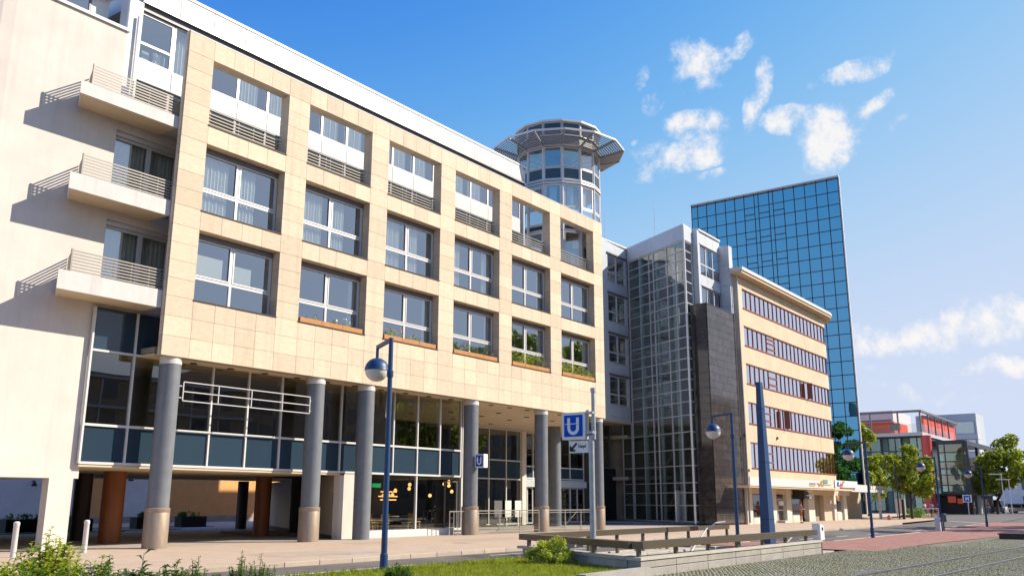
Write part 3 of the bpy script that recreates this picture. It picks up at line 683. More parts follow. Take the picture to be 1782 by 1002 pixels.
# ------------------------------------------------------------------ cream rendered wing on the left
PW = thing('plaster_building', 'cream rendered building at the left edge with three white balconies', 'building', (13, 1.4, 0))
YW = 1.4
b = MB(); cv = [(15.72, YW), (11.9, YW)]+[(11.9-t, YW+.28*t*t) for t in (.4, .8, 1.2, 1.6, 2.0)]+[(6, 4.5), (6, 16), (15.72, 16)]
b.prism([(15.72, YW), (11.9, YW), (11.9, YW+.4), (15.72, YW+.4)], 2.22, 18.05)
b.prism([(11.9, YW)]+cv[2:7]+[(9.0, 6), (11.9, YW+.4)], 0, 18.05)
b.box((14.78, YW, -.1), (15.56, YW+.4, 2.22)); b.box((15.56, YW+.02, 2.64), (15.72, YW+.4, 2.70))
pw = b.build('wall', 'plaster', PW)
# the part of the wall under the balcony recess, beside the doors
for (z0, z1) in ((7.86, 8.20), (10.98, 11.50), (14.28, 14.80)): b = MB(); b.box((15.72, YW+.003, z0), (18.32, YW+.4, z1)); b.build('wall_band', 'plaster', PW)
b = MB(); b.box((10.0, YW-.08, 18.05), (15.80, YW+.45, 18.16)); b.build('coping', 'white_metal', PW)
b = MB(); b.box((9, 2.2, 17.0), (15.72, 14, 17.9)); b.box((6.2, 5.2, 0), (8, 15.8, 17.9)); b.build('roof_terrace', 'panel_grey', PW)
for k, zb in enumerate((7.98, 11.275, 14.575)):
    f = [(13.74, .25), (17.33, .25), (17.33, YW), (14.28, YW)]
    b = MB(); b.prism(f, zb+.012, zb+.20); bal = b.build('balcony', 'soffit', PW)
    b = MB(); t = .10; zt = zb+(.62, .56, .45)[k]
    b.prism([(13.70, .22), (17.34, .22), (17.34, .22+t), (13.78, .22+t)], zb, zt)
    b.prism([(13.70, .22), (13.78, .22+t), (14.36, YW-.005), (14.26, YW-.005)], zb, zt-.001)
    b.build('parapet', 'concrete_paint', bal)
    b = MB(); zr = zt+.73
    for i in range(7):
        z = zt+.07+i*.105
        b.bar((14.12, .30, z), (17.34, .30, z), .02, .045); b.bar((14.12, .30, z), (14.55, YW-.02, z), .02, .045)
    b.bar((14.10, .295, zt), (14.10, .295, zr+.02), .05, .06, up=(0, 1, 0))
    for x in (15.55, 16.2, 16.85): b.bar((x, .335, zt), (x, .335, zr), .03, .03, up=(0, 1, 0))
    b.build('railing', 'rail_grey', bal)
for (z0, z1) in ((8.20, 10.98), (11.50, 14.28)):
    o = frame_window('balcony_door', PW, (15.72, YW+.22), (1, 0), 2.6, z0, z1-.16, [1.45], [], 'alu', 'glass', fw=.10, mul=.16)
    b = MB(); b.box((15.72, YW+.12, z1-.16), (18.3, YW+.26, z1)); b.build('shutter_box', 'alu', o)
    wavy('curtain', o, 15.85, 17.3, z0+.05, z1-.2, YW+.5); wavy('curtain', o, 17.4, 18.3, z0+.05, z1-.2, YW+.55)
    b = MB(); b.box((15.7, 5, z0), (18.3, 5.1, z1)); b.build('inner_wall', 'inner', PW)
# roof storey of the wing: strips beside the pent-house, set back window
b = MB(); b.box((16.35, 2.6, 14.9), (16.93, 3.2, 20.2)); b.build('corner_panel', 'panel_grey', PW)
b = MB(); b.box((15.9, 2.2, 14.9), (16.34, 2.9, 18.4)); b.build('downpipe_panel', 'white_wall', PW)
b = MB(); b.tube((16.3, 2.5, 17.9), (16.3, 2.5, 20.5), .07, 10); b.tube((16.72, 2.5, 15), (16.72, 2.5, 19.5), .05, 10); b.build('downpipe', 'white_metal', PW, smooth=True)
frame_window('window', PW, (13.6, 4.0), (1, 0), 2.0, 17.95, 20.4, [], [19.0], 'alu_dark', 'glass', fw=.08)
b = MB(); b.box((9.5, 4.02, 17.9), (13.6, 4.3, 20.6)); b.box((15.6, 4.02, 17.9), (16.3, 4.3, 20.6)); b.box((9.5, 3.6, 20.42), (16.3, 12, 20.6)); b.build('roof_storey', 'white_wall', PW)
b = MB(); b.box((9.5, 6, 17.9), (16.2, 6.1, 20.4)); b.build('inner_wall', 'inner_dark', PW)
# underside and rear walls of the garage opening on the left
b = MB(); b.box((9.2, YW+.41, 2.25), (15.6, 15.8, 2.4)); b.build('passage_ceiling', 'white_wall', PW)
b = MB(); b.box((15.2, YW+.41, 2.42), (15.58, 15.9, 17.0)); b.build('party_wall', 'inner_dark', PW)
b = MB(); p0 = atZ(-60, 925, .0); b.box((8.9, 15.0, 0), (17.2, 15.3, 2.24)); b.build('passage_back_wall', 'white_wall', PW)
b = MB(); b.tube((11, 3.5, 2.12), (16, 13, 2.12), .06, 8); b.tube((9.5, 9, 2.08), (16, 12.5, 2.08), .05, 8); b.build('ceiling_pipe', 'steel', PW, smooth=True)
# ------------------------------------------------------------------ recessed entrance of the stone building
YE = 9.8
def ex(u): return atY(u, 800, YE)[0]
xs1 = [ex(u) for u in (800, 851.5, 881.5, 907)]; xs2 = [ex(u) for u in (914, 934, 955, 977, 998, 1022)]
def ez(u, v): return atY(u, v, YE)[2]
za, zb_ = ez(851, 799), ez(851, 832)
frame_window('entrance_glazing', ST, (xs1[0], YE), (1, 0), xs1[-1]-xs1[0], 0.05, ZB, [xs1[1]-xs1[0], xs1[2]-xs1[0]], [zb_, za], 'white_metal', lambda i, j: 'spandrel' if j == 1 else 'glass_low', fw=.07, fd=.12, mul=.08)
za, zb_, zc = ez(934, 811), ez(934, 838), ez(934, 844)
frame_window('entrance_glazing', ST, (xs2[0], YE+.3), (1, 0), xs2[-1]-xs2[0], zc+.35, ZB, [x-xs2[0] for x in xs2[1:-1]], [zc+.5, za], 'white_metal', lambda i, j: 'spandrel' if j == 1 else 'glass_low', fw=.07, fd=.12, mul=.08)
b = MB(); b.box((xs2[0], YE+.1, zc-.1), (xs2[-1], YE+.5, zc+.36)); b.build('door_canopy', 'panel_grey', ST)
for a, c in ((xs2[0], xs2[1]), (xs2[2]+.2, xs2[4]), (xs2[4], xs2[5])):
    frame_window('entrance_door', ST, (a, YE+.32), (1, 0), c-a, 0.05, zc-.1, [(c-a)/2], [], 'alu', 'glass_low', fw=.09, mul=.12)
b = MB(); b.box((xs1[-1], YE-.1, 0), (xs2[0], YE+.4, ZB)); b.build('corner_post', 'plaster', ST)
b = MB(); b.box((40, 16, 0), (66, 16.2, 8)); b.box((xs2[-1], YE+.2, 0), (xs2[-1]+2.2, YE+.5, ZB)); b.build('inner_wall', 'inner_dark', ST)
b = MB(); b.box((36, YE+.5, za-.3), (xs2[-1], 15.5, za-.15)); b.build('inner_floor', 'inner', ST)
p = atY(965, 800, 6.0); b = MB(); b.lathe([(.42, 0), (.42, 6.37)], (p[0], 6.0, 0), 20); b.build('column', 'col_blue', ST, smooth=True)
b = MB(); b.box((35.1, YG, 0), (35.2, YE, .3)); b.box((35.1, YG, 2.6), (35.2, YE, 2.7)); b.box((35.1, YG, 3.9), (35.2, YE, 4.0)); b.build('side_glazing_rail', 'white_metal', ST)
# notice boards standing inside the lobby
b = MB()
for u, w_ in ((870, .55), (882, .5), (902, .35)):
    p = atY(u, 880, YE-1.2); b.box((p[0]-w_, YE-1.2, .55), (p[0]+w_, YE-1.15, 1.6)); b.box((p[0]-.04, YE-1.2, 0), (p[0]+.04, YE-1.15, .55))
o = b.build('notice_board', 'blind'); tag(o, 'pale notice boards on stands in the recessed entrance behind the railing', 'notice board')

# ------------------------------------------------------------------ round glass tower
TW = thing('round_tower', 'round glazed stair tower with a wide slatted sun brim above the stone facade', 'tower', (47.1, 3.4, 14.9))
TC = A(47.1, 3.4); NS = 14; TA0 = R_(-140.844)
def tv(k, r): a = TA0+k*2*math.pi/NS; return A(TC[0]+r*math.cos(a), TC[1]+r*math.sin(a))
def ring(mb, r0, r1, z0, z1, m=0):
    for k in range(NS):
        a, b_, c, d = tv(k, r0), tv(k+1, r0), tv(k+1, r1), tv(k, r1)
        mb.add([(*a, z0), (*b_, z0), (*c, z0), (*d, z0), (*a, z1), (*b_, z1), (*c, z1), (*d, z1)], [(0, 3, 2, 1), (4, 5, 6, 7), (0, 1, 5, 4), (2, 3, 7, 6)], m)
RT = 2.7
for k in range(NS):
    a, c = tv(k, RT), tv(k+1, RT); mid = (a+c)/2
    if (mid-TC)@A(-47, -31) < -60: continue
    # counter-clockwise corner order: outward normal on the right of a->c
    U = (c-a); l = np.linalg.norm(U); U = U/l
    def fw(name, z0, z1, mg, fwid=.06, xs=(), zs=(), mf='alu', ins=0.0):
        return frame_window(name, TW, a+U*.05-A(U[1], -U[0])*ins, U, l-.10, z0, z1, list(xs), list(zs), mf, mg, fw=fwid, fd=.06)
    fw('window', 22.03, 23.36, 'glass'); fw('window', 21.22, 22.0, 'spandrel')
    fw('window', 19.36, 20.92, 'glass', .13); fw('window', 18.3, 19.33, 'glass')
    fw('window', 17.9, 18.28, 'spandrel'); fw('window', 15.0, 17.85, 'glass', .12)
    b = MB(); b.tube((*a, 14.95), (*a, 23.4), .055, 8); b.build('mullion', 'alu', TW, smooth=True)
    cb = MB(); q0, q1 = tv(k, RT-.25)+U*.3, tv(k+1, RT-.25)-U*.35
    cb.quad((*q0, 19.4), (*q1, 19.4), (*q1, 20.85), (*q0, 20.85)); cb.build('curtain', 'curtain', TW)
b = MB(); ring(b, RT-.12, RT+.10, 20.93, 21.05); ring(b, RT-.12, RT+.06, 21.12, 21.21); b.build('storey_band', 'alu', TW)
b = MB(); ring(b, .9, RT-.15, 18.05, 18.28); ring(b, .9, RT-.15, 21.0, 21.2); ring(b, 0.02, RT-.15, 14.9, 15.0); b.build('floor_slab', 'inner', TW)
b = MB(); b.lathe([(.9, 14.95), (.9, 23.4)], (*TC, 0), 14); b.build('core', 'inner', TW)
b = MB(); ring(b, .02, RT+.08, 23.40, 23.52); b.build('eave', 'alu', TW)
b = MB()
for k in range(NS): b.bar((*tv(k, RT-.2), 23.3), (*tv(k+7, .3), 22.7), .05, .08)
for k in range(NS): b.bar((*((tv(k, RT-.2)+tv(k+1, RT-.2))/2), 22.3), (*tv(k, RT-.25), 23.3), .035, .035)
b.build('roof_strut', 'alu_dark', TW)
RB, ZB0, ZB1 = 4.35, 23.46, 23.86
for k in range(NS):
    b = MB(); p, q = A(*tv(k, RT+.05), ZB0), A(*tv(k, RB), ZB1); b.bar(p, q, .07, .14); b.build('brim_beam', 'louvre', TW)
    for j in range(11):
        f = (j+.7)/11.2; r = RT+.05+(RB-RT-.05)*f; z = ZB0+(ZB1-ZB0)*f+.01
        a, c = A(*tv(k, r), z), A(*tv(k+1, r), z); d = (c-a)/np.linalg.norm(c-a)
        b = MB(); b.bar(a+d*.05, c-d*.05, .12, .03, up=(.35*math.cos(TA0+(k+.5)*2*math.pi/NS), .35*math.sin(TA0+(k+.5)*2*math.pi/NS), 1)); b.build('brim_slat', 'louvre', TW)
    b = MB(); a, c = A(*tv(k, RB), ZB1+.02), A(*tv(k+1, RB), ZB1+.02); b.bar(a, c, .06, .12); b.build('brim_edge', 'white_metal', TW)
RD = 2.75
for k in range(NS):
    a, c = tv(k, RD), tv(k+1, RD); U = c-a; l = np.linalg.norm(U); U /= l
    frame_window('clerestory', TW, a+U*.03, U, l-.06, 24.15, 25.02, [], [], 'alu', 'spandrel', fw=.05, fd=.05)
b = MB(); ring(b, .02, RD-.12, 23.5, 25.0); b.build('drum', 'alu_dark', TW)
b = MB(); ring(b, .02, RD+.16, 25.03, 25.16); ring(b, .02, RD-.3, 25.16, 25.26); b.build('cap', 'white_metal', TW)
# mast and wire aerials, rain pipe on the facade corner
b = MB(); b.tube((46.9, 1.0, .1), (46.9, 1.0, 6.3), .045, 8); b.path([(46.97, .22, 6.3), (46.97, .22, 14.7), (47.05, .3, 15.2), (47.1, .5, 18.4)], .05, 8); b.build('downpipe', 'galv', ST, smooth=True)

# ------------------------------------------------------------------ grey stair hall building
AT = thing('stair_hall_building', 'grey panelled building with a tall diagonal glass stair hall and dark granite slab', 'building', (64, 5, 0))
ZR = 22.6
PA, PB, PC = A(66.1, 8.85), A(62.5, 1.88), A(64.15, 1.96)
UA = PB-PA; LA = np.linalg.norm(UA); UA /= LA
def upx(u):        # distance along the glass wall where the sight line of column u crosses it (at z 10)
    d = ray(u, 700); d2 = d[:2]; m_ = np.array([[d2[0], -UA[0]], [d2[1], -UA[1]]]); s_ = np.linalg.solve(m_, PA-CAM[:2]); return s_[1]
ua = [LA*f for f in (.385, .465, .70, .845)]
zrow = [zat(*PB, v) for v in (879, 856.5, 839, 809, 779.9, 750, 720.6, 697.4, 676.7, 658, 640.8, 622, 603.5, 585, 565, 543, 525, 506.6, 488, 469, 449, 434)]
ztop = zat(*PB, 417)
frame_window('stair_glazing', AT, PA, UA, LA-.02, .10, ztop, ua, zrow, 'alu', 'glass_atrium', fw=.08, fd=.12, mul=.062, Nn=(UA[1], -UA[0], 0))
UB = PC-PB; LB = np.linalg.norm(UB); UB /= LB
frame_window('stair_glazing', AT, PB+UB*.06, UB, LB-.06, .10, ztop, [], zrow, 'alu', 'glass_atrium', fw=.08, fd=.12, mul=.062, Nn=(UB[1], -UB[0], 0))
# extra narrow bay under the overhang
frame_window('stair_glazing', AT, PA-UA*1.5, UA, 1.42, .10, 7.8, [], zrow[:7], 'alu', 'glass_atrium', fw=.08, fd=.10, mul=.08, Nn=(UA[1], -UA[0], 0))
b = MB(); b.tube((*PB, 0), (*PB, ZR), .07, 10); b.build('corner_post', 'white_metal', AT, smooth=True)
for (f0, f1) in ((0, .385), (.385, .465), (.465, .845), (.845, 1)):
    b = MB(); c = PA+UA*LA*(f0+f1)/2; n_ = A(UA[1], -UA[0]); b.obox((*c, (ztop+ZR)/2), A(*UA, 0)*(LA*(f1-f0)-.02), A(*n_, 0)*.14, A(0, 0, ZR-ztop-.02)); b.build('parapet_panel', 'panel_grey', AT)
b = MB(); b.obox((*((PB+PC)/2), (ztop+ZR)/2), A(*UB, 0)*(LB-.06), A(UB[1], -UB[0], 0)*.14, A(0, 0, ZR-ztop-.02)); b.build('parapet_panel', 'panel_grey', AT)
b = MB(); b.prism([tuple(PA), tuple(PB), tuple(PC), (64.4, 1.45), (68.6, 1.45), (69, 14), (60, 14), (60, 9)], ZR, ZR+.14); b.build('roof', 'white_metal', AT)
# inside the stair hall: landings, stairs, lift shaft, columns
IN = MB()
for z in [3.55+3.36*k for k in range(6)]:
    IN.prism([(66.5, 9.2), (65.75, 7.2), (66.5, 5.6), (67.15, 5.6), (67.15, 11.9), (66.5, 11.9)], z-.28, z)
IN.build('landing', 'concrete_pale', AT)
IN = MB()
for k in range(6):
    z = 3.55+3.36*(k-1); IN.obox(A(65.2, 4.4, z+1.7), A(-1.4, -2.4, 3.2)*.9, A(1.0, -.5, 0), A(0, .0, .22))
IN.build('stair_flight', 'concrete_pale', AT)
IN = MB()
for (x, y, r) in [(65.6, 7.3, .22), (64.6, 5.3, .16), (63.9, 3.4, .24), (66.8, 5.4, .3)]: IN.tube((x, y, 0), (x, y, 21.4), r, 12)
IN.build('inner_column', 'panel_grey', AT, smooth=True)
IN = MB(); IN.box((67.2, 2.2, 0), (67.4, 12, ZR-.05)); IN.box((60.5, 12, 0), (68.5, 12.2, ZR-.05)); IN.build('inner_wall', 'inner', AT)
IN = MB()
for z in [3.55+3.36*k for k in range(6)]:
    for (p, q) in (((65.8, 7.1), (66.5, 5.65)),):
        IN.bar((*p, z+1.0), (*q, z+1.0), .04, .05); IN.bar((*p, z+.5), (*q, z+.5), .03, .03)
IN.build('landing_rail', 'steel', AT)
b = MB(); b.box((63.0, 3.6, .1), (63.7, 3.7, 2.4)); b.build('poster_stand', 'blind', AT)
b = MB(); b.prism([(66, 9), (62.6, 2.1), (64.1, 2.2), (67.2, 3), (67.2, 12), (60.6, 12)], .02, .10); b.build('hall_floor', 'inner_floor', AT)
# windowed strip left of the stair hall
YF1 = 9.0
for k, (zt) in enumerate((21.55, 18.2, 14.85, 11.45)):
    frame_window('window', AT, (62.85, YF1), (1, 0), 3.0, zt-2.35, zt, [1.5], [zt-1.5], 'alu', 'glass', fw=.09, fd=.10, mul=.12)
    b = MB(); b.box((62.7, YF1-.16, zt+.02), (66.0, YF1-.02, zt+.12)); b.build('sun_shade', 'alu_dark', AT)
    for x in (62.83, 64.35):
        piece('cladding_panel', (1.5, .08, .90), (x+.75, YF1, zt-2.35-.48), 'panel_grey', AT, .01)
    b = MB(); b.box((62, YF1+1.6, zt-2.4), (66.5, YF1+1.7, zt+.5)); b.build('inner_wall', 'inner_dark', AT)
b = MB(); b.box((61.2, YF1-.05, 7.85), (62.82, YF1+.1, ZR)); b.box((65.86, YF1-.03, 7.85), (66.15, YF1+.1, ZR)); b.box((62.82, YF1-.04, 21.7), (65.86, YF1+.1, ZR)); b.box((62.82, YF1-.04, 7.85), (65.86, YF1+.1, 8.15)); b.build('cladding', 'panel_grey', AT)
b = MB(); b.box((58, YF1-.02, 7.72), (66.2, 14, 7.85)); b.build('overhang_soffit', 'soffit', AT)
frame_window('window', AT, (60, 11.0), (1, 0), 6.2, 4.2, 7.72, [2, 4], [6.4], 'alu_dark', 'glass_low', fw=.1)
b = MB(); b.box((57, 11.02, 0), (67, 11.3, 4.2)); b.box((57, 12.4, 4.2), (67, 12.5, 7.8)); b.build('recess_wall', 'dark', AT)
# bay right of the stair hall
YB = 1.6
for zt in (21.5, 18.12):
    frame_window('window', AT, (64.62, YB), (1, 0), 3.95, zt-2.5, zt, [1.22, 2.55], [zt-1.55], 'alu', 'glass', fw=.09, fd=.1, mul=.10)
    b = MB(); b.box((64.5, YB-.14, zt+.01), (68.6, YB-.01, zt+.09)); b.build('sun_shade', 'alu', AT)
for k in range(3):
    piece('cladding_panel', (1.33, .08, .95), (65.28+1.335*k, YB, 22.09), 'panel_grey', AT, .01); piece('cladding_panel', (1.33, .08, .82), (65.28+1.335*k, YB, 18.57), 'panel_grey', AT, .01)
b = MB(); b.box((64.2, YB-.1, 14), (64.6, YB+.35, ZR)); b.build('cladding', 'panel_grey', AT)
for k in range(5): piece('pier_panel', (.72, .85, 1.68), (68.78, 1.12, 15.1+1.7*k-.6), 'panel_grey', AT, .012)
b = MB(); b.box((64.3, 4.0, 15.6), (68.4, 4.1, 22.5)); b.box((64.3, 1.75, 18.6), (68.4, 4, 18.75)); b.build('inner_wall', 'inner', AT)
# granite slab in front: courses of polished blocks
ZG = 16.32; nC = 28; hC = ZG/nC
for k in range(nC):
    z = (k+.5)*hC; cuts = [63.32, 65.0, 66.8, 68.72] if k % 2 == 0 else [63.32, 65.9, 67.6, 68.72]
    for a, c in zip(cuts[:-1], cuts[1:]): piece('granite_block', (c-a-.01, .06, hC-.012), ((a+c)/2, .60+random.uniform(-.001, .001), z), 'granite', AT, .004)
    piece('granite_block', (1.28, .06, hC-.012), (63.30, 1.28, z), 'granite', AT, .004, rz=-math.pi/2)
b = MB(); b.box((63.34, .64, -.2), (68.70, 1.54, ZG-.01)); b.box((63.34, 1.54, -.2), (64.2, 1.9, ZG-.01)); b.build('granite_core', 'dark', AT)
b = MB(); b.box((63.24, .54, ZG), (68.76, 1.56, ZG+.06)); b.build('granite_coping', 'granite', AT)
b = MB(); b.tube((69.0, .34, .0), (69.0, .34, 19.4), .06, 8); b.build('downpipe', 'galv', AT, smooth=True)
for (x, y, h) in [(64.8, 5.5, 3.4), (63.5, 9.5, 2.6)]:
    b = MB(); b.tube((x, y, ZR), (x, y, ZR+h), .025, 6, r2=.012); b.build('aerial', 'galv', AT)

# ------------------------------------------------------------------ beige ribbon-window building with a rounded end
BG = thing('office_building', 'beige office building with red-brown ribbon windows and a rounded end', 'building', (82, 5, 0))
YO = .4; XO0 = 69.12; XOc = 90.8; RC = 4.5
def wallpt(s_):      # distance along the facade, straight then round the corner
    if s_ <= XOc-XO0: return A(XO0+s_, YO), A(1.0, 0.0)
    t = (s_-(XOc-XO0))/RC
    return A(XOc+RC*math.sin(t), YO+RC-RC*math.cos(t)), A(math.cos(t), math.sin(t))
def band(mb, s0, s1, z0, z1, off, th, step=.8):
    n = max(2, int((s1-s0)/step)); P = []
    for i in range(n+1):
        p, t = wallpt(s0+(s1-s0)*i/n); nn = A(t[1], -t[0]); P.append((p+nn*off, p+nn*(off-th)))
    for i in range(n):
        (a, b_), (c, d) = P[i], P[i+1]
        mb.add([(*a, z0), (*c, z0), (*d, z0), (*b_, z0), (*a, z1), (*c, z1), (*d, z1), (*b_, z1)], [(0, 3, 2, 1), (4, 5, 6, 7), (0, 1, 5, 4), (2, 3, 7, 6)]+([(3, 0, 4, 7)] if i == 0 else [])+([(1, 2, 6, 5)] if i == n-1 else []))
SEND = XOc-XO0+RC*1.72
zw = [(4.12, 6.22), (7.62, 9.42), (10.82, 12.55), (13.94, 15.66), (17.05, 18.80)]
zz = [3.3]+[q for pr in zw for q in pr]+[19.72]
for i in range(0, len(zz), 2):
    b = MB(); band(b, 0, SEND, zz[i], zz[i+1], 0, .45); b.build('wall_band', 'beige', BG)
b = MB()
for (z0, z1) in zw: band(b, 0, .95, z0, z1, -.003, .44, .4)
b.build('wall_end', 'beige', BG)
spc = 1.02; s0 = 1.0; nW = int((SEND-s0-1)/spc)
odd = {(3, 4): 1, (2, 4): 1, (1, 3): 1, (0, 3): 1}
for r, (z0, z1) in enumerate(zw):
    b = MB(); band(b, s0-.05, SEND, z0, z0+.10, .05, .25); rib = b.build('ribbon_window', 'redwood', BG)
    b = MB(); band(b, s0-.05, SEND, z1-.08, z1, -.02, .2); b.build('window_head', 'redwood', rib)
    wide = None
    ks = 5 if r in (3, 2) else (3 if r < 2 else None)
    k = 0; s_ = s0
    while s_ < SEND-.4:
        w_ = spc*1.9 if ks is not None and k == ks else spc
        p, t = wallpt(s_); q, t2 = wallpt(min(s_+w_, SEND)); nn = A(t[1], -t[0])
        b = MB(); b.obox((*(p-nn*.12), (z0+z1)/2), (*(t*.075), 0), (*(nn*.10), 0), (0, 0, z1-z0-.18)); b.build('mullion', 'redwood', rib)
        a, c = p-nn*.13+t*.05, q-A(t2[1], -t2[0])*.13-t2*.05
        g = MB()
        if ks is not None and k == ks:
            g2 = MB()
            for f in ((.30, .64) if r < 3 else (.3, .58, .80)): g2.bar((*(a+nn*.04), z0+(z1-z0)*f), (*(c+nn*.04), z0+(z1-z0)*f), .07, .12)
            g2.build('transom', 'redwood', rib)
        dd = (c-a)/np.linalg.norm(c-a)
        g.obox((*((a+c)/2), (z0+z1)/2), (*(c-a), 0), (dd[1]*.012, -dd[0]*.012, 0), (0, 0, z1-z0-.18)); g.build('pane', 'glass_office', rib)
        if r < 2 and random.random() < .6:
            wv = MB(); uu = random.uniform(.1, .5); wq = a-nn*.15
            wv.quad((*(wq+dd*uu), z0+.12), (*(wq+dd*(uu+.35)), z0+.12), (*(wq+dd*(uu+.25)), z1-.1), (*(wq+dd*uu), z1-.1)); wv.build('curtain', 'curtain', rib)
        if r == 0 and 8 <= k <= 15:
            wv = MB(); wv.obox((*((a+c)/2-nn*.08), z0+.38), (*((c-a)*.8), 0), (*(nn*.02), 0), (0, 0, .45)); wv.build('window_sticker', 'yellow', rib)
        s_ += w_; k += 1
for (r, sx) in ((2, 15.6), (1, 9.0)):
    p, t = wallpt(sx); z0, z1 = zw[r]; b = MB(); b.obox((p[0], YO-.25, (z0+z1)/2), (.22, -.42, 0), (.04, .02, 0), (0, 0, z1-z0-.25)); b.build('open_casement', 'redwood', BG)
b = MB(); band(b, -.65, SEND, 19.72, 19.93, .70, 1.6); b.build('eave', 'soffit', BG)
b = MB(); band(b, -.7, SEND, 19.93, 20.20, .80, 1.2); b.build('cornice', 'white_metal', BG)
b = MB(); b.box((69.2, .9, 20.0), (90.8, 6.8, 20.25)); b.prism([(90.8, .9), (92.5, 1.4), (94.0, 2.7), (94.8, 4.6), (94.8, 6.6), (90.8, 6.8)], 20.0, 20.25); b.build('roof', 'white_metal', BG)
b = MB(); b.box((82.0, 4.2, 20.2), (83.5, 6.5, 22.0)); b.build('chimney', 'redwood', BG)
b = MB(); b.box((69.3, 6.55, 0), (94.9, 6.8, 19.9)); b.box((94.7, 5.4, 0), (94.95, 6.55, 19.9)); b.build('unseen_rear_wall', 'beige', BG)
b = MB()
for z in (3.5, 7.0, 10.2, 13.35, 16.45): b.box((69.3, .9, z), (90.8, 6.5, z+.12)); b.prism([(90.8, .9), (92.4, 1.4), (93.8, 2.7), (94.6, 4.6), (94.6, 6.5), (90.8, 6.5)], z, z+.12)
b.build('floor_slab', 'inner', BG)
b = MB(); b.box((69.3, 3.9, 3.6), (92.5, 4.05, 19.7)); b.build('inner_wall', 'inner', BG)
# ground floor shops under a long canopy
def sx_(u, y=.7): return atY(u, 880, y)[0]
YC0 = -1.3
cx = lambda u: atY(u, 838, YC0)[0]
b = MB(); b.box((cx(1304), YC0, 2.62), (cx(1483), YO-.005, 2.76)); b.build('canopy', 'soffit', BG)
b = MB(); b.box((cx(1304), YC0-.06, 2.74), (cx(1452), YC0+.02, 3.38)); b.build('fascia', 'white_metal', BG)
b = MB(); b.box((cx(1492)+.2, YC0+.2, 2.60), (cx(1545), 2.0, 2.80)); b.box((cx(1483), YC0+.1, 2.55), (cx(1545)-.1, YC0+.3, 2.82)); b.build('canopy', 'white_metal', BG)
b = MB(); b.box((cx(1493), YC0+.3, 2.84), (cx(1518), 1.4, 3.25)); b.box((cx(1520), YC0+.3, 2.86), (cx(1542), 1.4, 3.22)); b.build('fascia', 'concrete_paint', BG)
# shop signs on the fascia (colour blocks, ribbon emblem, lettering)
yf = YC0-.075
def sbox(u0, v0, u1, v1, m, nm='sign_panel', y=yf, th=.03):
    p, q = atY(u0, v0, y), atY(u1, v1, y); b = MB(); b.box((p[0], y-th, p[2]), (q[0], y, q[2])); return b.build(nm, m, BG)
sbox(1452, 835, 1492, 848.5, 'sign_white', y=yf-.03)
sbox(1409, 840, 1419, 842, 'sign_blue'); sbox(1409, 842, 1419, 845, 'yellow'); sbox(1432, 834, 1440, 841, 'poster'); sbox(1433, 841.5, 1446, 844, 'yellow'); sbox(1451, 834.5, 1453.5, 848, 'wood_box')
def poly_sign(pts, m, nm='emblem'):
    b = MB(); P = [atY(u, v, yf) for u, v in pts]; n = len(P); V = [tuple(p) for p in P]+[(p[0], p[1]-.03, p[2]) for p in P]
    b.add(V, [tuple(range(n)), tuple(range(n, 2*n))[::-1]]+[(i, (i+1) % n, n+(i+1) % n, n+i) for i in range(n)]); return b.build(nm, m, BG)
poly_sign([(1421, 840), (1427, 841), (1429, 836), (1431, 835), (1430, 840.5), (1433, 846), (1428, 844), (1425, 847), (1425, 843)], 'wood_box')
yf -= .06
poly_sign([(1456, 845), (1457, 838), (1460, 838), (1459, 842), (1461, 846)], 'sign_blue'); poly_sign([(1461, 846), (1462, 840), (1465, 841), (1468, 837), (1466, 846)], 'redcol'); poly_sign([(1465, 837), (1470, 837), (1469, 839), (1467, 839)], 'wood_box')
for k in range(3): sbox(1476, 842+k*1.5, 1486+(k % 2), 842.9+k*1.5, 'alu', 'lettering')
# shop fronts: bands and piers placed along the base
b = MB(); b.box((XO0, YO+.05, 2.2), (sx_(1476), YO+.4, 2.62)); b.box((XO0, YO, 2.76), (96, YO+.4, 3.3)); b.build('shop_lintel', 'beige', BG)
def pier(u0, u1, m='plaster', y=YO, z1=2.62, nm='shop_pier', z0=-.25, dp=.4):
    b = MB(); b.box((sx_(u0, y), y, z0), (sx_(u1, y), y+dp, z1)); return b.build(nm, m, BG)
pier(1300.5, 1310); pier(1343.5, 1352); pier(1369.5, 1378)
def shopwin(u0, u1, z0, z1, m='glass_shop', y=YO+.25, fr='alu_dark', base='plaster'):
    x0, x1 = sx_(u0, y), sx_(u1, y)
    frame_window('shop_window', BG, (x0, y), (1, 0), x1-x0, z0, z1, [], [], fr, m, fw=.08)
    if base: 
        b = MB(); b.box((x0, y-.05, -.25), (x1, y+.1, z0)); b.build('stall_riser', base, BG)
shopwin(1310, 1344, .35, 2.2); shopwin(1378, 1394, .45, 1.9); shopwin(1455.5, 1469, .6, 1.95, fr='plaster')
shopwin(1352, 1363, 1.95, 2.35, 'spandrel', base=None)
frame_window('shop_door', BG, (sx_(1353), YO+.3), (1, 0), sx_(1365)-sx_(1353), -.1, 1.85, [], [.9], 'alu', 'glass_shop', fw=.12)
b = MB(); b.box((sx_(1352.5), YO+.1, 1.28), (sx_(1360), YO+.2, 1.65)); b.build('door_notice', 'sign_white', BG)
b = MB(); b.prism([(sx_(1353), YO-.3), (sx_(1364), YO-.3), (sx_(1364), YO+.3), (sx_(1353), YO+.3)], -.25, .06); b.build('ramp', 'plaster', BG)
pier(1407.5, 1418, 'plaster', nm='shop_pier'); pier(1434, 1451, 'beige_wall', y=YO+.2); pier(1416, 1434, 'inner', y=YO+.6, z1=2.5, nm='entrance_recess'); pier(1469, 1474, 'plaster'); pier(1452, 1455.5, 'plaster')
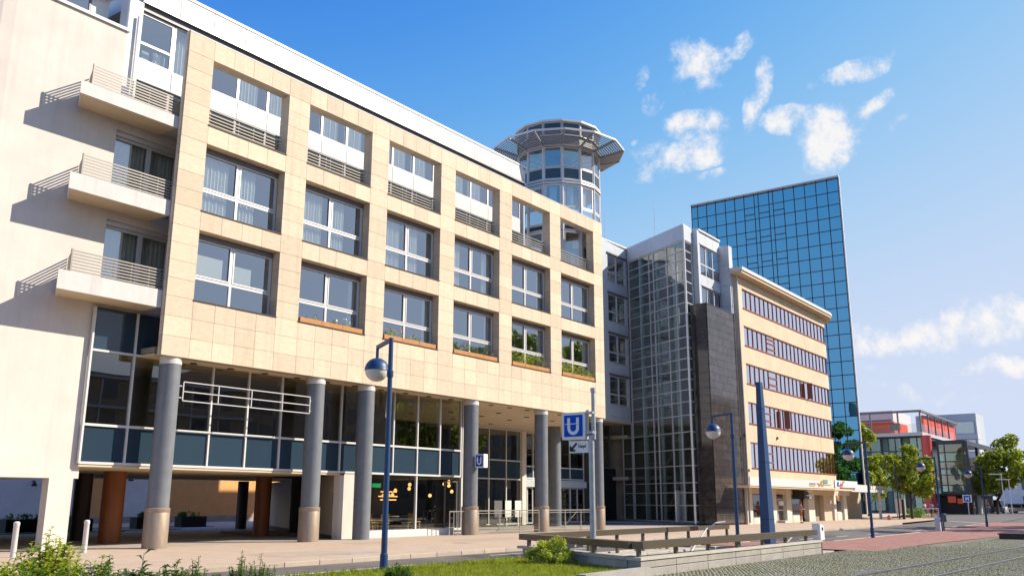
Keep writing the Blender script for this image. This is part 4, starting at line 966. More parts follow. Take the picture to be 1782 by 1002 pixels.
pier(1400, 1413, 'panel_grey', nm='shutter', z1=1.75, z0=.1, y=YO+.35, dp=.1)
b = MB(); b.box((sx_(1474, 1.8), 1.8, -.25), (sx_(1499, 1.8), 2.2, 3.0)); b.build('timber_wall', 'beige_wall', BG)
# dark awning box with a curved side over the shop entrance
b = MB(); xa, xb = sx_(1393, -.2), sx_(1408, -.2)
b.xprism([(0, 0), (xb-xa, 0), (xb-xa-.1, .14), (xb-xa-.9, .55), (xb-xa-1.9, .72), (0, .72)], (xa, -.6, 1.82), (1, 0, 0), (0, 0, 1), (0, 1.0, 0)); b.build('awning', 'dark', BG)
b = MB(); b.xprism([(xb-xa-1.0, .08), (xb-xa-.25, .08), (xb-xa-.9, .45), (xb-xa-1.1, .5)], (xa, -.625, 1.82), (1, 0, 0), (0, 0, 1), (0, .02, 0)); b.box((xa+.9, -.63, 2.4), (xa+1.9, -.60, 2.5)); b.box((xa+.5, -.63, 2.07), (xa+2.0, -.60, 2.16)); b.build('awning_print', 'sign_white', BG)
b = MB(); b.box((69.3, 3.0, -.2), (96, 3.1, 3.3)); b.build('shop_back_wall', 'inner', BG)
b = MB(); p = atY(1533, 895, YC0+.2); b.box((p[0]-.12, YC0+.1, -.3), (p[0]+.12, YC0+.34, 2.6)); b.build('canopy_post', 'concrete_paint', BG)
for (u, v) in [(1296, 757), (1353, 762), (1303, 818)]:
    p = atY(u, v, YO-.06); b = MB(); b.box((p[0]-.08, YO-.12, p[2]-.1), (p[0]+.08, YO+.01, p[2]+.1)); b.build('wall_fitting', 'darkbrown', BG)

# ------------------------------------------------------------------ blue mirror-glass tower behind
XT = 112.0
GT = thing('glass_tower', 'tall blue mirror-glass office tower standing behind the beige building', 'tower', (XT, 9, 0))
c4 = lambda x, y: (1180+x/3.853, 300+y/3.853)
ycols = [atX(*c4(*q), XT)[1] for q in [(1070, 42), (995, 62), (920, 78), (845, 95), (773, 108), (703, 128), (632, 138), (605, 145), (535, 158), (508, 163), (440, 178), (378, 190), (315, 200), (250, 212), (190, 225), (130, 235), (90, 245)]]
ycols[-1] = ycols[-1]
rows_px = [(1070, 42), (1078, 125), (1085, 210), (1093, 293), (1102, 380), (1110, 463), (1115, 550), (1120, 633), (1130, 720), (1138, 808), (1142, 900), (1148, 990)]
zrows = [atX(*c4(*q), XT)[2] for q in rows_px]
dz = (zrows[0]-zrows[-1])/(len(zrows)-1); zrows = [zrows[0]-dz*k for k in range(24)]
zrows = [z for z in zrows if z > .6]+[.3]
cnt = 0; low = MB()
thin = {6, 8}
for i in range(len(ycols)-1):
    y0, y1 = ycols[i], ycols[i+1]
    for j in range(len(zrows)-1):
        z1, z0 = zrows[j], zrows[j+1]
        vis = (z0 > 21.5 or i <= 1)
        sub = [(z0, z1)]
        if i in (5, 7, 9) and j % 2 == 1 and j < 11: zm = z0+(z1-z0)*.42; sub = [(z0, zm), (zm, z1)]
        for (a, c) in sub:
            tilt = rng.normal(0, .0016)
            V = [(XT-.01+tilt*3, y0+.05, a+.05), (XT-.01-tilt*3, y1-.05, a+.05), (XT-.01-tilt*2, y1-.05, c-.05), (XT-.01+tilt*4, y0+.05, c-.05)]
            V += [(x+.03, y, z) for x, y, z in V]; F = [(0, 3, 2, 1), (4, 5, 6, 7), (0, 1, 5, 4), (1, 2, 6, 5), (2, 3, 7, 6), (3, 0, 4, 7)]
            if vis and cnt < 296: g = MB(); g.add(V, F); g.build('pane', 'glass_tower', GT); cnt += 1
            else: low.add(V, F)
low.build('lower_panes', 'glass_tower', GT, kind='stuff')
b = MB()
for y in ycols: b.box((XT-.06, y-.04, .3), (XT+.1, y+.04, zrows[0]+.25))
for z in zrows: b.box((XT-.05, ycols[0], z-.04), (XT+.1, ycols[-1], z+.04))
for i in (5, 7, 9):
    for j in range(1, 11, 2): z1, z0 = zrows[j], zrows[j+1]; zm = z0+(z1-z0)*.42; b.box((XT-.05, ycols[i], zm-.05), (XT+.1, ycols[i+1], zm+.05))
b.build('mullion_grid', 'bronze', GT)
b = MB(); b.box((XT-.12, ycols[0]-.12, zrows[0]+.2), (XT+.2, ycols[-1]+.1, zrows[0]+.42)); b.box((XT-.10, ycols[0]-.20, .2), (XT+.12, ycols[0]-.07, zrows[0]+.2)); b.build('edge_trim', 'white_metal', GT)
b = MB(); b.prism([(XT+.12, ycols[0]-.05), (XT+16, ycols[0]+11), (XT+16, ycols[-1]+2), (XT+.12, ycols[-1])], .2, zrows[0]+.2); b.build('core', 'panel_grey', GT)

b = MB(); b.box((XT-9, 4.9, -.2), (XT-.3, 5.1, 3.4)); b.build('lobby_wall', 'dark', GT)
frame_window('lobby_front', GT, (XT-9, 4.6), (1, 0), 8.8, -.1, 3.4, [2.2, 4.4, 6.6], [2.6], 'alu_dark', 'glass_low', fw=.12)
for x in (XT-8, XT-4): b = MB(); b.box((x, 4.35, 1.7), (x+1.6, 4.45, 2.4)); b.build('lobby_sign', 'wood_box', GT)
# ------------------------------------------------------------------ far end of the street
def at_h(u, v, dist):      # point on the sight line at a horizontal distance
    d = ray(u, v); return CAM+d*(dist/np.hypot(d[0], d[1]))
XL = 150.0
LB_ = thing('glass_media_building', 'glass building with red roof terrace walls on a tall coral red column', 'building', (XL, 6, 0))
def fx(u, v, x=XL): return atX(u, v, x)
yc = fx(1608, 780)[1]; yl = fx(1470, 780)[1]
zs_ = lambda v, x=XL, u=1608: atX(u, v, x)[2]
zt, zr, zd = zs_(714), zs_(728), zs_(751)
b = MB(); b.box((XL, yc, zd-.5), (XL+28, yl, zd)); b.build('terrace_slab', 'panel_grey', LB_)
b = MB(); b.box((XL+3, yc+5.0, zd), (XL+3.2, yl, zr)); b.box((XL+3.2, yc+4.8, zd), (XL+12, yc+5.0, zr)); b.build('terrace_wall', 'red', LB_)
b = MB(); b.box((XL+4, yc+.6, zd-1.2), (XL+28, yc+.8, zr+.9)); b.build('side_wall', 'red', LB_)
b = MB()
for (u0, u1) in ((1497, 1507), (1541, 1562)): b.box((XL+2.9, fx(u1, 740)[1]+.3, zd+.6), (XL+2.98, fx(u0, 740)[1], zr-.3))
b.build('terrace_window', 'teal', LB_)
b = MB(); b.box((XL+.1, yc+.1, zd), (XL+.14, yl, zd+1.3)); b.box((XL+.1, yc+.1, zd), (XL+24, yc+.14, zd+1.3)); b.build('glass_balustrade', 'glass_rail', LB_)
b = MB(); b.bar((XL+.1, yc+.1, zt), (XL+.1, yl, zt), .3, .35); b.bar((XL+.1, yc+.1, zt), (XL+28, yc+.1, zt-.1), .3, .35); b.bar((XL+3, yc+5, zt-1.0), (XL+3, yl, zt-1.0), .25, .3)
for u in (1515, 1563, 1602): y = fx(u, 740)[1]; b.bar((XL+.1, y, zd), (XL+.1, y, zt), .22, .22, up=(0, 1, 0))
for k in range(1, 5): b.bar((XL+5*k, yc+.1, zd), (XL+5*k, yc+.1, zt), .2, .2, up=(0, 1, 0))
b.build('roof_frame', 'alu_dark', LB_)
b = MB(); b.box((XL+8, yc+6, zd), (XL+20, yl, zt+1.0)); b.build('roof_block', 'panel_white', LB_)
zg = -.3
for k, (u0, u1) in enumerate(((1470, 1530), (1530, 1566), (1566, 1606))):
    y1, y0 = fx(u0, 800)[1], fx(u1, 800)[1]
    frame_window('glass_wall', LB_, (XL+2.2, y1-.03), (0, -1), y1-y0-.06, zg, zd-.52, [(y1-y0)/3, (y1-y0)*2/3], [3.2, 6.4, 9.4], 'navy', lambda i, j: 'glass_teal' if (i+j) % 3 else 'teal', fw=.2, mul=.16)
b = MB(); b.box((XL+4.5, yc+.5, zg), (XL+20, yl, zd-.55)); b.build('inner_core', 'teal', LB_)
p0, p1 = A(XL+.8, fx(1609, 760)[1], zd-.5), A(XL+.8, fx(1622, 890)[1], -.3)
b = MB(); b.tube(p1, p0, .62, 14, r2=.75); b.build('column', 'redcol', LB_, smooth=True)
b = MB(); y = fx(1616, 860)[1]; b.box((XL-1, y-.5, -.2), (XL-.6, y+.4, 4.3)); b.build('banner', 'redcol', LB_)
# glass box on the street side
XG = 152.0
ya, yb = fx(1632, 800, XG)[1], fx(1680, 800, XG)[1]
za, zb2 = atX(1655, 769, XG)[2], atX(1655, 858, XG)[2]
frame_window('glass_box', LB_, (XG, ya), (0, -1), ya-yb, zb2, za, [(ya-yb)*.28], [zb2+(za-zb2)*f for f in (.16, .36, .48, .62, .80)], 'navy', lambda i, j: 'glass_teal' if j in (0, 2, 4) else 'glass_low', fw=.30, mul=.16)
b = MB(); b.box((XG+4, yb+.4, zb2), (XG+4.2, ya, za)); b.build('inner_wall', 'beige_wall', LB_)
b = MB()
for f in (.2, .5, .8): z = zb2+(za-zb2)*f; b.box((XG+.4, yb+.4, z-.2), (XG+4, ya, z+.1))
b.build('inner_floor', 'concrete_pale', LB_)
b = MB(); b.box((XG, yb-.1, za), (XG+24, ya+2, za+.3)); b.box((XG-.2, yb-.5, za-.5), (XG+24, yb-.1, za+.2)); b.box((XG-.2, yb-.5, zb2-.3), (XG+24, yb-.1, zb2+.3)); b.box((XG+.5, yb-.1, zb2-.25), (XG+24, ya+2, zb2))
for x in (XG-.2, XG+8, XG+16): b.box((x, yb-.5, zb2+.3), (x+.5, yb-.1, za-.5))
b.build('box_frame', 'navy', LB_)
b = MB(); b.box((XG+1.5, yb, -.3), (XG+20, ya+3, zb2-.1)); b.build('base', 'dark', LB_)
for (u0, v0, u1, v1) in ((1649, 863, 1664, 874), (1666, 867, 1676, 876)):
    p, q = fx(u0, v0, XG-1), fx(u1, v1, XG-1); b = MB(); b.box((XG-1, min(p[1], q[1]), min(p[2], q[2])), (XG-.8, max(p[1], q[1]), max(p[2], q[2]))); b.build('red_banner', 'red', LB_)
p, q = fx(1693, 796, XG+6), fx(1704, 893, XG+6)
b = MB(); b.tube((q[0], q[1], -.3), (p[0], p[1], p[2]), .55, 12, r2=.5); b.build('slanted_column', 'panel_white', LB_, smooth=True)
# grey tiled building behind it
XK = 205.0
TB = thing('tiled_building', 'grey tiled block with stacked corner windows at the far end of the street', 'building', (XK, 10, 0))
y1, y0 = fx(1600, 800, XK)[1], fx(1706, 800, XK)[1]; zt = fx(1700, 718, XK)[2]
b = MB(); b.box((XK+.42, y0, -.5), (XK+9, y1, zt)); b.build('wall', 'panel_grey', TB)
b = MB(); b.box((XK+.2, y0+.1, 0), (XK+.40, y1, zt-.1)); b.build('backing', 'panel_grey', TB)
ny, nzk = 16, 12; dy = (y1-y0-4.2)/ny; dzk = (zt-8)/nzk
for i in range(ny):
    for j in range(nzk): piece('cladding_tile', (dy-.13, .12, dzk-.13), (XK+.14, y0+4.2+dy*(i+.5), 8+dzk*(j+.5)), 'tile', TB, 0, rz=math.pi/2)
for k in range(5):
    z = zt-2.2-3.7*k
    frame_window('corner_window', TB, (XK, y0+4.0), (0, -1), 3.6, z-1.9, z+.6, [], [], 'panel_white', 'glass', fw=.12)
    b = MB(); b.box((XK-.1, y0-.1, z-3.0), (XK+3, y0+4.1, z-1.95)); b.build('spandrel_band', 'tile', TB)
    b = MB(); b.box((XK-.05, y0-.05, z-1.9), (XK+4, y0+.25, z+.6)); b.build('corner_post', 'tile', TB)
frame_window('window', TB, (XK, fx(1630, 740, XK)[1]), (0, -1), 2.4, zt-3.4, zt-1.6, [], [], 'alu_dark', 'glass', fw=.12)
LO = thing('low_building', 'pale low buildings closing the street behind the right hand tree', 'building', (260, -10, 0))
b = MB(); b.box((262, -60, -.5), (276, 12, 8.5)); b.build('wall', 'white_wall', LO)
for k in range(12):
    for j in range(2): b = MB(); b.box((261.9, -56+5.4*k, 1.2+3.6*j), (262.05, -52.6+5.4*k, 3.2+3.6*j)); b.build('window', 'spandrel', LO)

# opposite side of the street: only seen mirrored in the panes
OP = thing('opposite_building', 'brown facade across the street mirrored in the lower panes', 'building', (20, -66, 0))
b = MB(); b.box((-30, -80, -.5), (74, -66, 15.5)); b.box((74, -84, -.5), (122, -68, 19.0)); b.box((122, -84, -.5), (230, -66, 27.5)); b.build('wall', 'brick_opp', OP)
b = MB()
for k in range(64):
    for j in range(4): yy = -66.0 if not 74 < -28+3.9*k < 122 else -68.0; b.box((-28+3.9*k, yy, 2.0+3.5*j), (-26.2+3.9*k, yy+.06, 4.2+3.5*j))
b.build('windows', 'spandrel', OP, kind='stuff')
b = MB()
for j in range(5): b.box((-30, -65.95, .9+3.5*j), (74, -65.6, 1.2+3.5*j))
for k in range(26): b.box((-28.2+3.9*k, -65.99, 1.7), (-28.0+3.9*k, -65.85, 15))
b.build('cornices', 'concrete_paint', OP)

# ------------------------------------------------------------------ trees
def leaf_cloud(cent, rad, n, size, shell=.55, flat=1.0):
    """many small leaf cards spread through overlapping clumps"""
    V = []; F = []; k = 0
    for c, r, m_ in zip(cent, rad, n):
        u = rng.normal(size=(m_, 3)); u /= np.linalg.norm(u, axis=1)[:, None]
        rr = r*(shell+(1-shell)*rng.random((m_, 1)))**.8; P = np.array(c)+u*rr*np.array([1, 1, .8*flat])
        nrm = u*.7+rng.normal(size=(m_, 3))*.55+np.array([0, 0, .35]); nrm /= np.linalg.norm(nrm, axis=1)[:, None]
        t = np.cross(nrm, rng.normal(size=(m_, 3))); t /= np.linalg.norm(t, axis=1)[:, None]; q = np.cross(nrm, t)
        s_ = size*(.6+.8*rng.random((m_, 1)))
        for a in (P-t*s_, P-q*s_*.55+nrm*s_*.15, P+t*s_, P+q*s_*.55+nrm*s_*.15): V.append(a)
        base = k; V[-4:] = [np.stack(V[-4:], 1).reshape(-1, 3)]
        F += [(base+4*i, base+4*i+1, base+4*i+2, base+4*i+3) for i in range(m_)]; k += 4*m_
    return np.concatenate(V), F
def tree(name, label, x, y, h, cw_, cz0, leaf='leaf', dens=1.0, size=.16, seed=1, group=None, trunk_r=.16, lean=(0, 0)):
    rs = np.random.default_rng(seed); z0 = gz(x, y)-.12
    o = thing(name, label, 'tree', (x, y, z0), group)
    b = MB(); top = h*.8
    b.path([(x, y, z0-.1), (x+.05, y, z0+h*.16), (x+lean[0]*.5, y+lean[1]*.5, z0+h*.42), (x+lean[0], y+lean[1], z0+top)], [trunk_r*1.25, trunk_r, trunk_r*.75, trunk_r*.25], 9)
    cent = []; rad = []; cz = z0+cz0; ch = h-cz0
    for i in range(26):
        a = rs.random()*2*math.pi; f = rs.random(); zz = cz+ch*(.08+.84*f)
        env = math.sin(math.pi*min(1, (.16+.80*f)))**.7; r = cw_/2*env*math.sqrt(rs.random())*.86
        c = A(x+lean[0]*f+r*math.cos(a), y+lean[1]*f+r*math.sin(a), zz); cent.append(c); rad.append(max(cw_, .62*ch)*(.11+.10*rs.random())*(1.1-.35*f))
        if i < 11: b.path([(x+lean[0]*.4*f, y, z0+cz0*.75+ch*.25*f), ((x+c[0])/2, (y+c[1])/2, (z0+cz0*.8+c[2])/2+.2), tuple(c)], [trunk_r*.42, trunk_r*.26, trunk_r*.1], 6)
    b.build('trunk', 'bark', o, smooth=True)
    V, F = leaf_cloud(cent, rad, [int(190*dens*(r/(max(cw_, .62*ch)*.16))**2) for r in rad], size)
    me = bpy.data.meshes.new('crown'); me.from_pydata((V-A(x, y, z0)).tolist(), [], F); me.materials.append(M[leaf]); me.polygons.foreach_set('use_smooth', [False]*len(me.polygons))
    c = bpy.data.objects.new('crown', me); col.objects.link(c); c.parent = o
    return o
p = atG(1588, 902); tree('street_tree', 'bushy street tree standing in front of the coral red column', p[0], p[1], 8.0, 6.4, 2.2, size=.22, seed=3, group='street trees', trunk_r=.13)
p = at_h(1512, 890, 122); tree('street_tree', 'yellow-green street tree beside the foot of the blue glass tower', p[0], p[1], 12.2, 6.6, 1.6, size=.27, seed=5, group='street trees', trunk_r=.14, lean=(0, .6))
p = atG(1738, 889); tree('street_tree', 'dense tall tree at the right edge of the street end', 158, -3.2, 11.6, 9.6, 3.0, size=.33, dens=1.2, seed=8, group='street trees', trunk_r=.22, lean=(0, -3.4))
tree('street_tree', 'darker tree half cut by the right photo edge behind the parked cars', 176, -10.5, 11.5, 11.5, 3.0, size=.36, dens=1.1, seed=9, group='street trees', trunk_r=.22)
for k, (x, y, h) in enumerate(((80, -40.5, 21.5), (83, -32.0, 22.5), (92, -29.5, 21.0))):
    tree('tall_tree', ['tall tree across the tram line mirrored in the middle windows', 'tallest tree across the tram line mirrored in the right windows', 'tall tree farthest along the tram line mirrored in the last window'][k], x, y, h, 9.5, 4.5, size=.34, dens=.9, seed=20+k, group='trees across the tram line', trunk_r=.28)
tree('street_tree', 'narrow tree squeezed between the rounded office end and the blue tower', 103.5, 8.4, 12.5, 4.4, 2.0, size=.24, seed=31, group='street trees', trunk_r=.12)
# hedge bed under the end of the canopy
hd = thing('hedge', 'low clipped hedge in a bed beyond the shop canopy', 'hedge', (100, .5, 0))
x0, x1 = atG(1480, 897)[0]+2, atG(1560, 896)[0]
V, F = leaf_cloud([A(x, .9+.4*math.sin(x), .35) for x in np.arange(x0, x1, .7)], [.75]*int(math.ceil((x1-x0)/.7)), [110]*int(math.ceil((x1-x0)/.7)), .10)
me = bpy.data.meshes.new('foliage'); me.from_pydata((V-A(100, .5, 0)).tolist(), [], F); me.materials.append(M['leaf_green']); o = bpy.data.objects.new('foliage', me); col.objects.link(o); o.parent = hd
b = MB(); b.box((x0-.5, -.4, -.25), (x1+.3, 2.0, .05)); b.build('bed', 'grass', hd)

# ------------------------------------------------------------------ lamp posts
AD = A(.5, .866, 0)
def lamp(u, vb, vt, label):
    p = atG(u, vb); x, y, z0 = p; H = min(max(zat(x, y, vt)-z0, 4.6), 5.6)
    o = thing('street_lamp', label, 'street lamp', (x, y, z0), 'blue street lamps along the median')
    b = MB(); b.lathe([(.095, -.1), (.09, .5), (.072, .52), (.055, H)], (x, y, z0), 14); b.lathe([(.075, H-.95), (.08, H-.93), (.08, H-.80), (.06, H-.78)], (x, y, z0), 14); b.build('pole', 'lamp_blue', o, smooth=True)
    q = A(x, y, z0+H-.04)+AD*1.22
    b = MB(); b.bar((x, y, z0+H-.04), tuple(q), .07, .09); b.tube(tuple(q+A(0, 0, .045)), tuple(q-A(0, 0, .30)), .04, 10); b.build('arm', 'lamp_blue', o)
    c = q-A(0, 0, .58); R0 = .30
    pr = [(R0*math.cos(t), R0*math.sin(t)) for t in np.linspace(math.pi/2-.02, .0, 9)]
    b = MB(); b.lathe([(.012, R0)]+[(r*1.03, z*1.02) for r, z in pr]+[(R0*1.05, -.012), (R0*.98, -.014)], tuple(c), 28); b.build('shade', 'lamp_blue', o, smooth=True)
    b = MB(); b.lathe([(R0*.99, -.016)]+[(R0*.99*math.cos(t), R0*.99*math.sin(t)) for t in np.linspace(-.06, -math.pi/2+.02, 9)], tuple(c), 28); b.build('globe', 'opal', o, smooth=True)
    if H > 0 and u > 1000:
        pass
    return p
lamp(667, 1003, 588, 'nearest blue street lamp, its pole rising from the grass in front of the stone building')
lamp(1285, 954, 718, 'blue street lamp with its globe before the dark granite slab')
lamp(1519, 935, 768, 'blue street lamp with its globe before the beige building end')
lamp(1639, 923, 795, 'blue street lamp with a grey litter bin at its foot')
lamp(1718, 916, 810, 'farthest blue street lamp on the red paving near the street end')
# ------------------------------------------------------------------ blue pylon
p = atG(1338, 950); x, y, z0 = p; H = zat(x, y, 665)-z0
b = MB(); w0, w1 = .31, .14
b.add([(x-w0, y-.2, z0-.05), (x+w0, y-.2, z0-.05), (x+w0, y+.2, z0-.05), (x-w0, y+.2, z0-.05), (x-w1, y-.09, z0+H), (x+w1, y-.09, z0+H), (x+w1, y+.09, z0+H), (x-w1, y+.09, z0+H)], [(0, 3, 2, 1), (4, 5, 6, 7), (0, 1, 5, 4), (1, 2, 6, 5), (2, 3, 7, 6), (3, 0, 4, 7)])
PY = thing('blue_pylon', 'tall tapered dark blue pylon standing beside the stair railing', 'pylon', (x, y, z0)); b.build('blade', 'lamp_blue', PY)
b = MB()
for f in (.16, .5, .83): zz = z0+H*f; ww = w0+(w1-w0)*f; b.box((x-ww-.008, y-.2+.11*f-.012, zz), (x+ww+.008, y+.2-.11*f+.012, zz+.02))
b.build('joint_band', 'navy', PY)

# ------------------------------------------------------------------ U-Bahn sign post
p = atG(1033, 990); XS_, YS_, ZS_ = p
SP = thing('sign_post', 'galvanised post carrying the large blue U sign and an arrow plate', 'sign post', (XS_, YS_, ZS_))
zq = lambda v: zat(XS_, YS_, v)
b = MB(); b.tube((XS_, YS_, ZS_-.1), (XS_, YS_, zq(757)), .075, 14); 
for v in (772, 778, 866, 905): b.tube((XS_, YS_, zq(v)), (XS_, YS_, zq(v)+.03), .082, 14)
b.build('pole', 'galv', SP, smooth=True)
b = MB(); b.tube((XS_+.03, YS_-.06, zq(764)), (XS_+.03, YS_-.06, zq(675)), .055, 10); b.tube((XS_+.03, YS_-.06, zq(682)), (XS_+.03, YS_-.06, zq(675)), .075, 10); b.tube((XS_-.02, YS_+.10, zq(757)), (XS_-.02, YS_+.10, zq(713)), .04, 8)
for v in (718, 752): b.box((XS_-.09, YS_-.1, zq(v)-.03), (XS_+.09, YS_+.22, zq(v)+.03))
b.build('bracket', 'galv', SP, smooth=True)
def usign(parent, xf, y0, y1, z0, z1, depth, swash=True):
    """white box whose face looks along -X: blue field, split white U"""
    b = MB(); b.box((xf, y0, z0), (xf+depth, y1, z1)); bx = b.build('sign_box', 'sign_white', parent)
    w_, h_ = y1-y0, z1-z0; ins = .10*w_
    b = MB(); b.box((xf-.008, y0+ins, z0+ins), (xf-.001, y1-ins, z1-ins)); b.build('blue_field', 'sign_blue', bx)
    cy_, s_ = (y0+y1)/2, (w_-2*ins)
    yo, yi = .315*s_, .165*s_; zc = z0+h_*.42; ztop_ = z0+h_*.80
    gap0, gap1 = z0+h_*.555, z0+h_*.585
    def strip_(pts):
        b = MB(); n = len(pts); V = [(xf-.016, a, c) for a, c in pts]+[(xf-.009, a, c) for a, c in pts]
        b.add(V, [tuple(range(n)), tuple(range(n, 2*n))[::-1]]+[(i, n+i, n+(i+1) % n, (i+1) % n) for i in range(n)]); return b
    mb = MB()
    for sgn in (1, -1):
        q = strip_([(cy_+sgn*yi, gap1), (cy_+sgn*yo, gap1), (cy_+sgn*yo, ztop_), (cy_+sgn*yi, ztop_)]); mb.add(q.v, q.f)
        q = strip_([(cy_+sgn*yi, zc), (cy_+sgn*yo, zc), (cy_+sgn*yo, gap0), (cy_+sgn*yi, gap0)]); mb.add(q.v, q.f)
    n = 14
    for i in range(n):
        t0, t1 = math.pi+math.pi*i/n, math.pi+math.pi*(i+1)/n
        q = strip_([(cy_+yi*math.cos(t), zc+yi*math.sin(t)) for t in (t0, t1)]+[(cy_+yo*math.cos(t), zc+yo*math.sin(t)) for t in (t1, t0)]); mb.add(q.v, q.f)
    mb.build('letter', 'sign_white', bx)
    q = strip_([(cy_-.33*s_, gap1+.010*h_), (cy_-.33*s_, gap0+.012*h_), (cy_+.44*s_, gap0-.004*h_), (cy_+.44*s_, gap1-.004*h_)]); q.build('arrow_line', 'sign_white', bx)
    return bx
xf = XS_-.12
q0, q1 = atX(1018, 740, xf), atX(978, 740, xf)
usign(SP, xf, q0[1], q1[1], atX(1000, 764, xf)[2], atX(1000, 717, xf)[2], .20)
q0, q1 = atX(1024, 775, xf+.05), atX(990.5, 775, xf+.05); za, zb_ = atX(1008, 787.5, xf+.05)[2], atX(1008, 766.5, xf+.05)[2]
b = MB(); b.box((xf+.05, q0[1], za), (xf+.09, q1[1], zb_)); DS = b.build('direction_sign', 'sign_white', SP)
mb = MB(); xx = xf+.04; H_ = zb_-za; W_ = q1[1]-q0[1]; ya = q1[1]-.08*W_; zc = za+.2*H_
mb.bar((xx, ya-.02, zc+.02), (xx, ya-.32*W_, zc+.6*H_), .008, .055, up=(0, 1, 0)); mb.bar((xx, ya, zc), (xx, ya-.24*W_, zc), .008, .05); mb.bar((xx, ya, zc-.02), (xx, ya, zc+.38*H_), .008, .05, up=(0, 1, 0))
mb.build('arrow', 'ink', DS)
o = text_mesh('lettering', 'Danyd', .40*H_, .003, 'ink', DS, .86)
o.location = (xx, q1[1]-.47*W_, za+.42*H_); o.location = tuple(A(xx+.004, q1[1]-.47*W_, za+.42*H_)-wl(DS)); o.rotation_euler = (R_(90), 0, R_(-90))
o.scale = (.82, 1, 1)
# small U sign on the fourth column
SS = thing('metro_sign', 'small blue U sign projecting from the fourth column', 'sign', (34.62, 0, 3.3))
xf = 34.42; q0, q1 = atX(842, 800, xf), atX(826.5, 800, xf); usign(SS, xf, q0[1], q1[1], atX(834, 813, xf)[2], atX(834, 789.5, xf)[2], .30)
b = MB(); b.box((34.5, q1[1]-.02, 3.1), (34.7, .12, 3.3)); b.build('bracket', 'col_blue', SS)

# ------------------------------------------------------------------ stair enclosure of the underground station
SX0, SX1, SY0, SY1 = 19.5, 32.2, -16.9, -11.75
SE = thing('stair_enclosure', 'concrete walled underground station stairway with a broad bronze handrail', 'stairway', (26, -14, -.15))
zg = -.15; zc = zg+.40
for (x0, x1) in split(SX0, SX1+.3, 7):
    for (z0, z1) in ((zg-.2, zg+.16), (zg+.172, zc-.05)): piece('concrete_block', (x1-x0-.012, .34, z1-z0), ((x0+x1)/2, SY0+.17, (z0+z1)/2), 'concrete', SE, .01)
PL0, PL1 = A(SX0+.17, SY0+.17), A(22.45, SY1+.17)                # the left side runs at a slant
dl = PL1-PL0; ll = np.hypot(*dl); dl /= ll; nl = A(-dl[1], dl[0])
for k in range(3):
    c = PL0+dl*(.2+(ll-.2)*(k+.5)/3); piece('concrete_block', ((ll-.2)/3-.012, .34, zc-.05-zg+.2), (*c, (zg-.2+zc-.05)/2), 'concrete', SE, .01, rz=math.atan2(dl[1], dl[0])+math.pi)
b = MB(); b.box((SX0-.03, SY0-.03, zc-.05), (SX1+.33, SY0+.38, zc+.02)); b.build('coping', 'concrete_pale', SE)
b = MB(); b.prism([tuple(PL0+dl*.24-nl*.2), tuple(PL1+dl*.3-nl*.2), tuple(PL1+dl*.3+nl*.2), tuple(PL0+dl*.24+nl*.2)], zc-.05, zc+.021); b.build('coping', 'concrete_pale', SE)
b = MB(); b.box((22.0, -12.0, -4.5), (37.0, -11.26, -.155)); b.prism([tuple(PL0-nl*.17), tuple(PL1-nl*.17), tuple(PL1-nl*.36), tuple(PL0-nl*.36)], -4.5, zc-.06); b.box((20.02, SY0+.34, -4.5), (35.0, -15.98, -.19)); b.box((20, -16, -4.7), (35, -12, -4.5)); b.build('shaft_wall', 'concrete_pale', SE)
for i in range(8):
    for z in (-.47, -1.1, -1.73): piece('shaft_panel', (1.65, .05, .61), (23.1+1.67*i, -12.03, z), 'concrete_pale', SE, .01)
for i in range(22): piece('stair_step', (.36, 3.9, .16), (34.85-.32*i, -14.0, -.25-.17*i), 'concrete', SE, 0)
zr0 = zg+.77
RL = MB()
def board(p, q): RL.bar((*p, zr0-.09), (*q, zr0-.09), .30, .17)
board((SX0+.15, SY0+.15), (SX1, SY0+.15)); board(tuple(PL0+dl*.16), tuple(PL1)); board((22.4, SY1+.3), (37.1, SY1+.3))
RL.build('handrail', 'bronze_rail', SE)
for (x, y, zz) in [(SX0+.2+1.95*i, SY0+.15, zc+.02) for i in range(7)]+[(*(PL0+dl*f), zc+.02) for f in (2.0, 3.9, ll-.1)]+[(24.2+1.85*i, SY1+.3, zg-.1) for i in range(8)]:
    b = MB(); b.box((x-.045, y-.045, zz), (x+.045, y+.045, zr0-.17)); b.build('post', 'bronze_rail', SE)
for y in (SY0+.75, SY1-.35):
    b = MB(); b.path([(35.5, y, zr0+.15), (34.6, y, zr0+.12), (34.2, y, zr0-.0), (33.8, y, zr0-.05), (30.5, y, -1.2), (26, y, -3.6)] if y > -14 else [(32.6, y, zr0-.1), (31.9, y, zr0-.2), (30.4, y, zg+.1), (27.0, y, -2.0)], .028, 8); b.build('grab_rail', 'steel', SE, smooth=True)
b = MB(); b.box((16.6, -17.2, zg-.1), (19.46, -16.98, zg+.22)); o = b.build('low_wall', 'concrete'); tag(o, 'low weathered concrete edging wall at the end of the lawn', 'wall')
